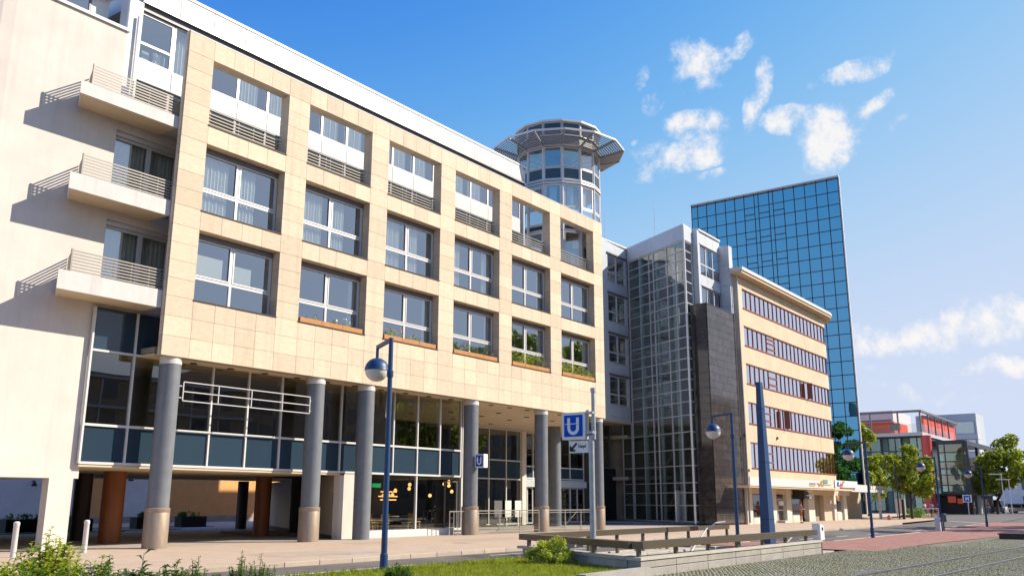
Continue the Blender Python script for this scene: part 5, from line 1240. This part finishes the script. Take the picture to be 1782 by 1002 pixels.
# ticket validators and bins
def cabinet(name, label, u, v0, v1, wd, cat, m='sign_white', dz=0.0, group=None):
    p = atG(u, v1); x, y, z = p; h = zat(x, y, v0)-z
    o = thing(name, label, cat, (x, y, z), group)
    b = MB(); b.xprism([(-wd/2, 0), (wd/2, 0), (wd/2, h*.97), (wd/2-.05, h), (-wd/2+.05, h*.93), (-wd/2, h*.9)], (x, y-.16, z), (1, 0, 0), (0, 0, 1), (0, .32, 0)); b.build('cabinet_body', m, o)
    b = MB(); b.box((x-wd*.36, y-.185, z+h*.66), (x-wd*.08, y-.161, z+h*.82)); b.build('screen', 'navy', o)
    b = MB(); b.box((x-wd/2-.01, y-.17, z), (x+wd/2+.01, y+.17, z+h*.12)); b.build('plinth', 'alu', o)
    return o
x, y = SX1+.55, SY0+.15
o = thing('ticket_validator', 'white ticket validator box fixed at the end of the stair handrail', 'ticket machine', (x, y, zg))
b = MB(); b.xprism([(-.2, 0), (.22, 0), (.2, .48), (-.22, .55)], (x, y-.14, zg+.42), (1, 0, 0), (0, 0, 1), (0, .28, 0)); b.build('case', 'sign_white', o)
b = MB(); b.box((x-.04, y-.16, zg+.74), (x+.06, y-.141, zg+.84)); b.build('screen', 'navy', o)
b = MB(); b.box((x-.10, y-.08, zg-.1), (x+.08, y+.08, zg+.42)); b.build('stand', 'bronze_rail', o)
cabinet('cabinet', 'pale grey switch cabinet at the foot of the lamp post', 1634, 899, 923, .46, 'cabinet', 'panel_white')
p = atG(1645.5, 923); b = MB(); b.lathe([(.05, -.1), (.05, .55), (.2, .56), (.22, 1.05), (.15, 1.12)], tuple(p+A(.6, .2, 0)), 14); o = b.build('litter_bin', 'alu_dark', smooth=True); tag(o, 'small dark litter bin behind the pale cabinet', 'litter bin')
# bollards
for (u, v, lab) in [(22, 969, 'white bollard farthest left before the cream building'), (146, 961, 'white bollard beside the rust brown column')]:
    p = atG(u, v); b = MB(); b.lathe([(.075, -.02), (.075, .84), (.082, .85), (.082, .93), (.05, .96)], tuple(p), 14); o = b.build('bollard', 'panel_white', smooth=True); tag(o, lab, 'bollard', 'white bollards on the pavement')

# ------------------------------------------------------------------ entrance railing with glass panels
ER = thing('glass_railing', 'steel railing with glass panels between the right hand columns', 'railing', (40, .3, 0))
for (x0, x1) in ((35.1, 40.2), (41.1, 45.95)):
    b = MB(); b.bar((x0, .28, 1.10), (x1, .28, 1.10), .05, .05); b.bar((x0, .28, .98), (x1, .28, .98), .03, .03); b.bar((x0, .28, .12), (x1, .28, .12), .03, .04); b.build('handrail', 'steel', ER)
    n = 3
    for i in range(n+1):
        x = x0+(x1-x0)*i/n; b = MB(); b.bar((x, .28, 0), (x, .28, 1.1), .045, .045, up=(0, 1, 0)); b.build('post', 'steel', ER)
        if i < n:
            b = MB(); b.box((x+.06, .275, .16), (x+(x1-x0)/n-.06, .287, .95)); b.build('glass_panel', 'glass_rail', ER)
    b = MB(); b.bar((x0+(x1-x0)*.42, .8, .1), (x0+(x1-x0)*.75, .8, 1.0), .04, .04); b.build('ramp_rail', 'steel', ER)
b = MB(); b.bar((33.2, .5, 1.08), (34.3, .4, 1.08), .05, .05)
for x in (33.2, 33.5, 33.8, 34.1): b.bar((x, .48, 0), (x, .48, 1.08), .03, .03, up=(0, 1, 0))
b.build('handrail', 'steel', ER)
# ------------------------------------------------------------------ restaurant furniture
def chair(x, y, rz, label):
    o = thing('dining_chair', label, 'chair', (x, y, .13), 'mustard chairs in the restaurant'); o.rotation_euler = (0, 0, rz)
    def bl(mb, nm, m): q = mb.build(nm, m); q.parent = o; return q
    b = MB(); b.box((-.22, -.22, .43), (.22, .22, .47)); bl(b, 'seat', 'yellow')
    b = MB(); b.box((-.21, .19, .52), (.21, .23, .84)); bl(b, 'backrest', 'yellow')
    for sx in (-1, 1):
        for sy in (-1, 1): b = MB(); b.bar((sx*.19, sy*.19, 0), (sx*.17, sy*.17, .43), .025, .025, up=(0, 1, 0)); bl(b, 'leg', 'yellow')
    b = MB(); b.bar((-.19, .21, .45), (-.19, .21, .84), .025, .025, up=(0, 1, 0)); b.bar((.19, .21, .45), (.19, .21, .84), .025, .025, up=(0, 1, 0)); bl(b, 'back_frame', 'yellow')
    return o
for (x, y, rz, lab) in [(28.6, 1.95, .4, 'mustard chair right behind the third column'), (29.7, 2.5, 2.6, 'mustard chair left of the lamp pole behind the restaurant glass'), (30.6, 2.2, -1.2, 'mustard chair right of the lamp pole facing a table'), (31.0, 3.3, 1.5, 'mustard chair deeper in the restaurant near the bar'), (32.5, 2.4, -1.7, 'mustard chair behind the second restaurant pane'), (34.0, 3.4, 1.4, 'mustard chair beside the restaurant door')]:
    chair(x, y, rz, lab)
for (x, y, lab) in [(29.2, 2.9, 'round table among the mustard chairs behind the third column'), (31.3, 2.4, 'round table in the middle of the first restaurant pane'), (33.2, 3.0, 'round table behind the second restaurant pane')]:
    o = thing('cafe_table', lab, 'table', (x, y, .13), 'restaurant tables'); b = MB(); b.lathe([(.38, .85), (.38, .88)], (x, y, 0), 18); b.build('table_top', 'beige_wall', o)
    b = MB(); b.lathe([(.2, .13), (.2, .15), (.03, .17), (.03, .85)], (x, y, 0), 12); b.build('pedestal', 'dark', o)
for k, (u, v, y) in enumerate([(688, 853, 4.0), (683, 861, 4.4), (676, 861, 4.2), (713, 843, 3.2), (712, 850, 3.4), (748, 862, 3.0), (773, 842, 3.2), (781, 838, 3.0), (781, 845, 3.4), (786, 855, 3.2), (667, 862, 4.6)]):
    p = atY(u, v, y); b = MB(); b.tube((p[0], p[1], p[2]), (p[0], p[1], 2.68), .008, 5); b.lathe([(.02, .10), (.07, .06), (.09, 0), (.06, -.06), (.02, -.08)], tuple(p), 10, m=1)
    o = b.build('pendant_lamp', ['dark', 'warm'], smooth=True)
    tag(o, ['upper amber pendant lamp just right of the lamp pole', 'lower amber pendant lamp just right of the lamp pole', 'amber pendant lamp half hidden behind the lamp pole', 'upper amber pendant lamp beside the middle mullion', 'lower amber pendant lamp beside the middle mullion', 'low amber pendant lamp behind the second restaurant pane', 'left lamp of the high pair by the restaurant door', 'topmost amber pendant lamp by the restaurant door', 'lower of the two stacked amber lamps by the door', 'lowest amber pendant lamp by the restaurant door', 'amber pendant lamp just left of the lamp pole'][k], 'pendant lamp', 'amber pendant lamps in the restaurant')
p = atY(655, 844, 6.55); b = MB(); b.box((p[0]-.3, 6.52, p[2]-.1), (p[0]+.3, 6.58, p[2]+.1)); o = b.build('exit_sign', 'exit_green'); tag(o, 'green lit exit sign on the dark restaurant wall', 'exit sign')
# flower boxes on the lower window sills
fl = {1: 'nearly bare', 2: 'pink flowered', 3: 'leafy', 4: 'tall leafed', 5: 'overflowing green'}
for i in range(1, 6):
    x = OX[i]; z = OZ[0][0]+.006
    o = thing('flower_box', '%s orange wooden flower box on the lowest sill, %s window from the left' % (fl[i], ['', 'second', 'third', 'fourth', 'fifth', 'sixth'][i]), 'flower box', (x+1.8, .15, z), 'orange wooden flower boxes on the sills')
    for k in range(3): piece('box_board', (1.13, .03, .19), (x+.10+1.14*(k+.5), .02, z+.10), 'wood_box', o, .004)
    b = MB(); b.box((x+.1, .035, z), (x+3.5, .28, z+.17)); b.build('soil', 'soil', o)
    nn = [0, 14, 26, 60, 80, 110][i]; cs = [A(x+rng.uniform(.15, 3.4), .15, z+.24+rng.random()*.12*min(i, 4)) for _ in range(nn//3)]
    V, F = leaf_cloud(cs, [.10+.04*i]*len(cs), [14]*len(cs), .045); me = bpy.data.meshes.new('plants'); me.from_pydata((V-A(x+1.8, .15, z)).tolist(), [], F); me.materials.append(M['leaf_lime' if i != 3 else 'leaf_green']); q = bpy.data.objects.new('plants', me); col.objects.link(q); q.parent = o; q['kind'] = 'stuff'
    if i < 4:
        V, F = leaf_cloud(cs[:6], [.10]*6, [5]*6, .05); me = bpy.data.meshes.new('flowers'); me.from_pydata((V+A(0, -.03, .1)-A(x+1.8, .15, z)).tolist(), [], F); me.materials.append(M['whitecloth' if i == 1 else 'pink']); q = bpy.data.objects.new('flowers', me); col.objects.link(q); q.parent = o; q['kind'] = 'stuff'
# planters in the courtyard
for (u, v, w_, lab) in [(40, 926, 1.5, 'black planter trough seen through the left opening'), (138, 924, .7, 'black planter beside the orange wall and rust column'), (246, 919, .7, 'black planter half hidden by the first column'), (331, 916, 1.1, 'black planter in front of the orange wall')]:
    p = atZ(u, v, 0); s_ = np.linalg.norm(p-CAM)/46*1.6
    o = thing('planter', lab, 'planter', (p[0], p[1], 0), 'black planters in the courtyard')
    b = MB(); b.box((p[0]-w_*s_*.38, p[1]-.35, 0), (p[0]+w_*s_*.38, p[1]+.35, .62)); b.build('trough', 'planter', o)
    cs = [A(p[0]+rng.uniform(-w_*.33, w_*.33)*s_, p[1], .72) for _ in range(7)]
    V, F = leaf_cloud(cs, [.25]*7, [30]*7, .08); me = bpy.data.meshes.new('plants'); me.from_pydata((V-A(p[0], p[1], 0)).tolist(), [], F); me.materials.append(M['leaf_green']); q = bpy.data.objects.new('plants', me); col.objects.link(q); q.parent = o; q['kind'] = 'stuff'
for i, (x, y) in enumerate([(22, 17), (26, 18), (31, 22)]):
    b = MB(); b.box((x-4, y, .0), (x+5, y+1.4, .03)); o = b.build('courtyard_grass', 'grass'); o['kind'] = 'stuff'

# ------------------------------------------------------------------ lawn and plants of the median
b = MB(); b.prism([(4.0, -16.95), (19.44, -16.95), (22.05, -11.95), (4.0, -12.15)], -.34, -.10); lw = b.build('lawn_soil', 'soil'); lw['kind'] = 'structure'
def blades(x0, x1, y0, y1, n, h, name='grass', m='grass'):
    yy = rng.uniform(y0, y1, n); P = np.stack([x0+(x1+(yy+16.95)*.515-x0)*rng.random(n), yy, np.full(n, -.11)], 1); a = rng.random(n)*6.283; d = np.stack([np.cos(a), np.sin(a), 0*a], 1); w_ = .006+.006*rng.random((n, 1)); hh = h*(.5+.8*rng.random((n, 1)))
    ln = np.stack([rng.normal(0, .35, n), rng.normal(0, .35, n), 0*a], 1)*hh
    pp = np.stack([-d[:, 1], d[:, 0], 0*a], 1)*w_
    V = np.stack([P-pp, P+pp, P+ln*.45+A(0, 0, 1)*hh*.6+pp*.7, P+ln+A(0, 0, 1)*hh], 1).reshape(-1, 3)
    F = [(4*i, 4*i+1, 4*i+2, 4*i+3) for i in range(n)]
    me = bpy.data.meshes.new(name); me.from_pydata(V.tolist(), [], F); me.materials.append(M[m]); o = bpy.data.objects.new(name, me); col.objects.link(o); o['kind'] = 'stuff'; return o
blades(11.2, 19.4, -16.9, -12.15, 85000, .13)
blades(12.5, 19.3, -12.7, -12.1, 3500, .19)
def plant(name, label, x, y, h, n, spread, leaf, lsize, m, z0=-.12, up=.9, group='median plants', cat='shrub', leafn=26, lo_=.5):
    o = thing(name, label, cat, (x, y, z0), group); S_ = MB(); V = []; F = []; k = 0
    for i in range(n):
        a = rng.random()*6.283; r = spread*math.sqrt(rng.random()); hh = h*(lo_+(1-lo_)*rng.random())*(1-.2*(r/spread)) if i else h
        bx, by = x+.3*r*math.cos(a), y+.3*r*math.sin(a); tx, ty = x+(r if i else 0)*math.cos(a), y+(r if i else 0)*math.sin(a)
        pts = [A(bx, by, z0), A(bx*.6+tx*.4, by*.6+ty*.4, z0+hh*.55), A(tx, ty, z0+hh)]
        S_.path(pts, [.008, .006, .003], 5)
        for j in range(leafn):
            f = .15+.85*(j+rng.random())/leafn; p_ = (pts[0]*(1-f)+pts[1]*f)*(1-f)+(pts[1]*(1-f)+pts[2]*f)*f
            b_ = rng.random()*6.283; d = A(math.cos(b_), math.sin(b_), .45+.5*rng.normal()*.6); d /= np.linalg.norm(d); s_ = lsize*(.6+.6*rng.random())*(1.15-.5*f)
            side = np.cross(d, (0, 0, 1)); side /= np.linalg.norm(side); nn = np.cross(side, d)
            w_ = leaf; dr = A(0, 0, -.25)*s_
            V += [p_, p_+d*s_*.5+side*s_*w_+nn*s_*.12, p_+d*s_+dr, p_+d*s_*.5-side*s_*w_+nn*s_*.12, p_+d*s_*.5]
            F += [(k, k+1, k+4), (k+1, k+2, k+4), (k+2, k+3, k+4), (k+3, k, k+4)]; k += 5
    S_.build('stems', m, o)
    me = bpy.data.meshes.new('leaves'); me.from_pydata((np.array(V)-A(x, y, z0)).tolist(), [], F); me.materials.append(M[m]); q = bpy.data.objects.new('leaves', me); col.objects.link(q); q.parent = o; q['kind'] = 'stuff'
    return o
for (u, vt, dist, n, sp, lf, ls, m, lab) in [
    (88, 930, 13.5, 7, .28, .30, .13, 'leaf_lime', 'tallest lime green shrub shoot at the lower left corner'),
    (28, 972, 13.0, 9, .40, .30, .12, 'leaf_lime', 'low lime shrub in the extreme lower left corner'),
    (140, 960, 13.2, 10, .40, .30, .11, 'leaf_lime', 'lime green shrub between the bollard and the first column'),
    (190, 975, 13.0, 9, .40, .26, .10, 'leaf_green', 'green shrub in front of the first column foot'),
    (250, 972, 13.2, 6, .26, .12, .24, 'leaf_dark', 'spiky dark leaved plant below the first column'),
    (310, 985, 13.2, 9, .42, .30, .11, 'leaf_green', 'low broad leaved plant between the two left columns'),
    (345, 978, 13.4, 6, .25, .22, .09, 'leaf_green', 'thin sprig right of the broad leaved plant'),
    (421, 968, 14.0, 6, .14, .22, .07, 'leaf_green', 'feathery weed left of the pair before the second column'),
    (455, 972, 14.0, 7, .16, .22, .07, 'leaf_green', 'feathery weed right of the pair before the second column'),
    (690, 985, 17.6, 9, .22, .18, .09, 'leaf_green', 'small tuft of weeds at the foot of the nearest lamp'),
    (60, 985, 12.6, 9, .5, .3, .11, 'leaf_green', 'dark green undershrub beneath the lime shoots')]:
    p = at_h(u, vt, dist); plant('shrub' if ls < .2 else 'spiky_plant', lab, p[0], p[1], p[2]+.20, n*5 if ls < .2 else n*2, sp*1.4, lf*1.15, ls*1.15, m, leafn=44 if ls < .2 else 9, lo_=.72)
p = atG(958, 990); x, y = p[0]+.25, p[1]+.1; o = thing('shrub', 'bright yellow-green bush growing by the stair handrail', 'shrub', (x, y, -.12), 'median plants')
b = MB(); cs = []
for i in range(26):
    a_, r_ = rng.random()*6.283, .62*math.sqrt(rng.random()); c = A(x+r_*math.cos(a_), y+r_*math.sin(a_), .0+.62*(1-.7*(r_/.62)**2)*(.5+.5*rng.random())); cs.append(c)
    b.path([(x+.15*r_, y, -.14), tuple((A(x, y, -.1)+c)/2+A(0, 0, .08)), tuple(c+A(0, 0, .12))], [.008, .006, .003], 5)
b.build('stems', 'leaf_lime', o)
V, F = leaf_cloud(cs, [.17]*26, [95]*26, .038, shell=.2); me = bpy.data.meshes.new('leaves'); me.from_pydata((V-A(x, y, -.12)).tolist(), [], F); me.materials.append(M['leaf_lime']); q = bpy.data.objects.new('leaves', me); col.objects.link(q); q.parent = o; q['kind'] = 'stuff'
p = atG(1000, 990); plant('shrub', 'small dark bush between sign post and stairway wall', p[0]+.6, p[1]-.1, .32, 14, .55, .26, .07, 'leaf_green', leafn=22)
p = atG(890, 975); b = MB(); b.lathe([(.05, 0), (.22, .04), (.18, .14), (.05, .18)], tuple(p), 8); o = b.build('boulder', 'concrete'); tag(o, 'small dark boulder at the road edge of the lawn', 'stone')

# ------------------------------------------------------------------ people
def skin(name, chain, edges, m, parent, sub=1):
    me = bpy.data.meshes.new(name); me.from_pydata([c[:3] for c in chain], edges, []); o = bpy.data.objects.new(name, me); col.objects.link(o); o.parent = parent
    me.materials.append(M[m]); o.modifiers.new('skin', 'SKIN'); me.skin_vertices[0].data[0].use_root = True
    for i, c in enumerate(chain): me.skin_vertices[0].data[i].radius = (c[3], c[4] if len(c) > 4 else c[3])
    o.modifiers['skin'].use_smooth_shade = True; s_ = o.modifiers.new('sub', 'SUBSURF'); s_.levels = sub; s_.render_levels = sub
    return o
def person(x, y, rz, label, top, bottom, hair='hair', h=1.68, stride=.12, shorts=False, arms='down', lean=0.0):
    o = thing('person', label, 'person', (x, y, gz(x, y)+.0), 'people in the street'); o.rotation_euler = (0, 0, rz); o.scale = (h/1.7,)*3
    L = lean
    J = [(0, 0, .95, .135, .10), (0, -.02-L*.4, 1.12, .12, .09), (0, -.03-L, 1.32, .15, .10), (0, -.02-L*1.3, 1.46, .055), (0, -.04-L*1.4, 1.55, .075, .09), (0, -.04-L*1.5, 1.66, .07, .085)]
    E = [(0, 1), (1, 2), (2, 3), (3, 4), (4, 5)]
    for s in (-1, 1):
        k = len(J); f = s*stride
        J += [(s*.09, 0, .86, .085), (s*.10, -f*.6, .50, .058), (s*.10, -f*.2+.04, .10, .038), (s*.105, -f*.2-.10, .04, .036)]
        E += [(0, k), (k, k+1), (k+1, k+2), (k+2, k+3)]
        k = len(J)
        if arms == 'down': J += [(s*.19, -.03-L, 1.36, .050), (s*.23, 0-L*.7, 1.10, .038), (s*.22, -.10-L*.7, .87, .030), (s*.21, -.13-L*.7, .79, .034)]
        else: J += [(s*.19, -.03-L, 1.36, .050), (s*.21, -.06-L, 1.10, .038), (s*.08, -.24-L, 1.12, .030), (s*.03, -.28-L, 1.16, .034)]
        E += [(2, k), (k, k+1), (k+1, k+2), (k+2, k+3)]
    skin('body', J, E, 'skin', o, 2)
    T_ = [(0, -.01, .98, .15, .115), (0, -.02-L*.4, 1.12, .145, .11), (0, -.03-L, 1.33, .165, .115), (0, -.02-L*1.2, 1.43, .08)]; E2 = [(0, 1), (1, 2), (2, 3)]
    for s in (-1, 1): k = len(T_); T_ += [(s*.20, -.03-L, 1.36, .065), (s*.225, -.01-L*.8, 1.20, .055)]; E2 += [(2, k), (k, k+1)]
    skin('shirt', T_, E2, top, o, 2)
    B_ = [(0, 0, .99, .15, .115), (0, 0, .92, .15, .12)]; E3 = [(0, 1)]
    for s in (-1, 1):
        k = len(B_); f = s*stride; B_ += [(s*.09, -f*.1, .80, .098), (s*.10, -f*.5, .56, .080)]; E3 += [(1, k), (k, k+1)]
        if not shorts: B_ += [(s*.10, -f*.2+.04, .12, .055)]; E3 += [(k+1, k+2)]
    skin('shorts' if shorts else 'trousers', B_, E3, bottom, o, 2)
    hb = MB(); hb.lathe([(.03, .13), (.085, .10), (.105, .03), (.10, -.05), (.06, -.08)], (0, -.015-L*1.5, 1.65), 12); q = hb.build('hair', hair, smooth=True); q.parent = o
    sh = MB()
    for s in (-1, 1): f = s*stride; sh.box((s*.105-.045, -f*.2-.17, 0), (s*.105+.045, -f*.2+.08, .07))
    q = sh.build('shoes', 'blackcloth', smooth=False); q.parent = o
    return o
def pat(u, v): q = atG(u, v); return q[0], q[1]
x, y = pat(1395, 909.5); person(x, y, .6, 'woman in a pink top and rust red shorts walking past the shop window', 'pink', 'rustred', shorts=True, stride=.16, arms='hold')
x, y = pat(1623, 898.5); person(x, y, 2.2, 'person in a pale blue shirt standing by the metal rail', 'bluecloth', 'blackcloth', stride=.08)
x, y = pat(1633, 898.5); person(x, y, 1.2, 'person in a black top and shorts leaning forward beside the rail', 'blackcloth', 'pink', shorts=True, lean=.16)
x, y = pat(1697, 895); person(x, y, .3, 'person in dark brown clothes in front of the slanted white column', 'browncloth', 'browncloth', stride=.2)
x, y = pat(1721, 893.5); person(x, y, 1.0, 'person in a black jacket near the farthest lamp', 'blackcloth', 'denim', stride=.2)
x, y = pat(1611, 896); person(x, y, 2.6, 'person in a white shirt and jeans under the street tree', 'whitecloth', 'denim', stride=.1)
# ------------------------------------------------------------------ parked cars, far
def car(x, y, rz, m, label, van=False):
    o = thing('parked_car', label, 'van' if van else 'car', (x, y, gz(x, y)-.1), 'cars parked at the street end'); o.rotation_euler = (0, 0, rz)
    def bl(mb, nm, mm, par=o): q = mb.build(nm, mm); q.parent = par; return q
    hb = 1.0 if van else .85; ht = 2.1 if van else 1.46
    b = MB(); b.xprism([(-2.15, .28), (2.1, .28), (2.2, .55), (2.1, hb-.08), (1.15, hb), (-2.1, hb+.02), (-2.22, .6)], (0, -.86, 0), (1, 0, 0), (0, 0, 1), (0, 1.72, 0)); body = bl(b, 'body', m)
    b = MB(); b.xprism([(-1.95, hb), (1.25, hb), (.55, ht), (-1.6, ht)], (0, -.76, 0), (1, 0, 0), (0, 0, 1), (0, 1.52, 0)); bl(b, 'window', 'carglass')
    b = MB(); b.box((-1.6, -.70, ht), (.5, .70, ht+.05)); b.box((-.35, -.79, hb), (-.22, .79, ht)); bl(b, 'roof', m)
    for sx in (-1.35, 1.35):
        for sy in (-.82, .82):
            b = MB(); b.tube((sx, sy-.1, .32), (sx, sy+.1, .32), .32, 14); w_ = bl(b, 'wheel', 'tyre'); b = MB(); b.tube((sx, sy-.11, .32), (sx, sy+.11, .32), .18, 10); bl(b, 'rim', 'alu', w_)
    for sy in (-.6, .6):
        b = MB(); b.box((2.14, sy-.16, .58), (2.2, sy+.16, .72)); bl(b, 'headlight', 'sign_white'); b = MB(); b.box((-2.25, sy-.14, .65), (-2.18, sy+.14, .82)); bl(b, 'taillight', 'taillight')
for (u, dist, rz, m, lab, v_) in [(1727, 176, 1.3, 'carwhite', 'white van parked left of the dense right hand tree', True), (1752, 182, 1.55, 'carwhite', 'long white car parked behind the tree trunk', False), (1776, 180, 1.6, 'carsilver', 'silver car cut by the right photo edge', False)]:
    p = at_h(u, 886, dist); car(p[0], p[1], rz, m, lab, v_)
# ------------------------------------------------------------------ posts, rails and signs by the trees
def post(u, vb, vt, r, m, name, lab, cat, g=None):
    p = atG(u, vb); h = zat(p[0], p[1], vt)-p[2]; b = MB(); b.lathe([(r*1.1, -.1), (r, h*.5), (r*.9, h)], tuple(p), 10); o = b.build(name, m, smooth=True); tag(o, lab, cat, g); return p, h
post(1566, 903, 800, .07, 'navy', 'slim_mast', 'slim dark mast before the first street tree', 'mast')
post(1573.5, 903, 868, .13, 'darkbrown', 'timber_post', 'thick dark post beside the information board', 'post')
post(1536, 878, 772, .09, 'panel_grey', 'flag_pole', 'pale slender pole rising behind the canopy end', 'pole')
p = atG(1569, 901); b = MB(); b.box((p[0]-.05, p[1]-.5, p[2]+.45), (p[0]+.05, p[1]+.5, p[2]+2.1)); o = thing('information_board', 'white information board on legs by the tree', 'sign', tuple(p)); b.build('board', 'sign_white', o)
b = MB(); b.box((p[0]-.05, p[1]-.42, p[2]-.1), (p[0]+.05, p[1]-.34, p[2]+.45)); b.box((p[0]-.05, p[1]+.34, p[2]-.1), (p[0]+.05, p[1]+.42, p[2]+.45)); b.build('leg', 'alu_dark', o)
q0, q1 = atG(1607, 901), atG(1634, 900); b = MB(); d = q1-q0
for f in (0, .33, .66, 1): pp = q0+d*f; b.bar(tuple(pp-A(0, 0, .1)), tuple(pp+A(0, 0, 1.0)), .06, .06, up=(0, 1, 0))
b.bar(tuple(q0+A(0, 0, 1.0)), tuple(q1+A(0, 0, 1.0)), .07, .07); o = b.build('metal_rail', 'steel'); tag(o, 'low steel rail with people standing behind it', 'railing')
p, h = post(1687, 895, 860, .06, 'alu', 'sign_pole', 'thin grey pole of the small blue square sign', 'pole')
o = thing('blue_sign', 'small square blue sign with white symbol under the glass box', 'sign', (p[0], p[1], 0)); q = atX(1683, 867, p[0]-.1)
b = MB(); b.box((q[0]-.03, q[1]-.55, q[2]-.5), (q[0]+.03, q[1]+.55, q[2]+.5)); b.build('plate', 'sign_white', o); b = MB(); b.box((q[0]-.05, q[1]-.42, q[2]-.4), (q[0]-.031, q[1]+.42, q[2]+.4)); b.build('field', 'sign_blue', o)
b = MB(); b.box((q[0]-.07, q[1]+.08, q[2]-.25), (q[0]-.051, q[1]+.2, q[2]+.25)); b.box((q[0]-.07, q[1]-.22, q[2]-.25), (q[0]-.051, q[1]-.1, q[2]+.25)); b.box((q[0]-.07, q[1]-.1, q[2]-.06), (q[0]-.051, q[1]+.08, q[2]+.06)); b.build('symbol', 'sign_white', o)
for (u, v, lab) in [(1745, 834, 'white flat road lamp in front of the dense tree'), (1733, 825, 'small white road lamp left in the dense tree')]:
    p = at_h(u, 888, 150); h = zat(p[0], p[1], v); o = thing('road_lamp', lab, 'street lamp', (p[0], p[1], gz(p[0], p[1])))
    b = MB(); b.lathe([(.08, -.2), (.05, h)], (p[0], p[1]-1.2, 0), 8); b.build('pole', 'alu', o); b = MB(); b.bar((p[0], p[1]-1.3, h), (p[0], p[1]+.4, h+.05), .3, .16); b.build('head', 'panel_white', o)
p = atG(1548, 904); b = MB(); b.lathe([(.18, -.02), (.22, .25), (.10, .45), (.03, .5)], tuple(p), 8); o = b.build('litter_sack', 'pink'); tag(o, 'small reddish sack left on the pavement by the canopy post', 'sack')
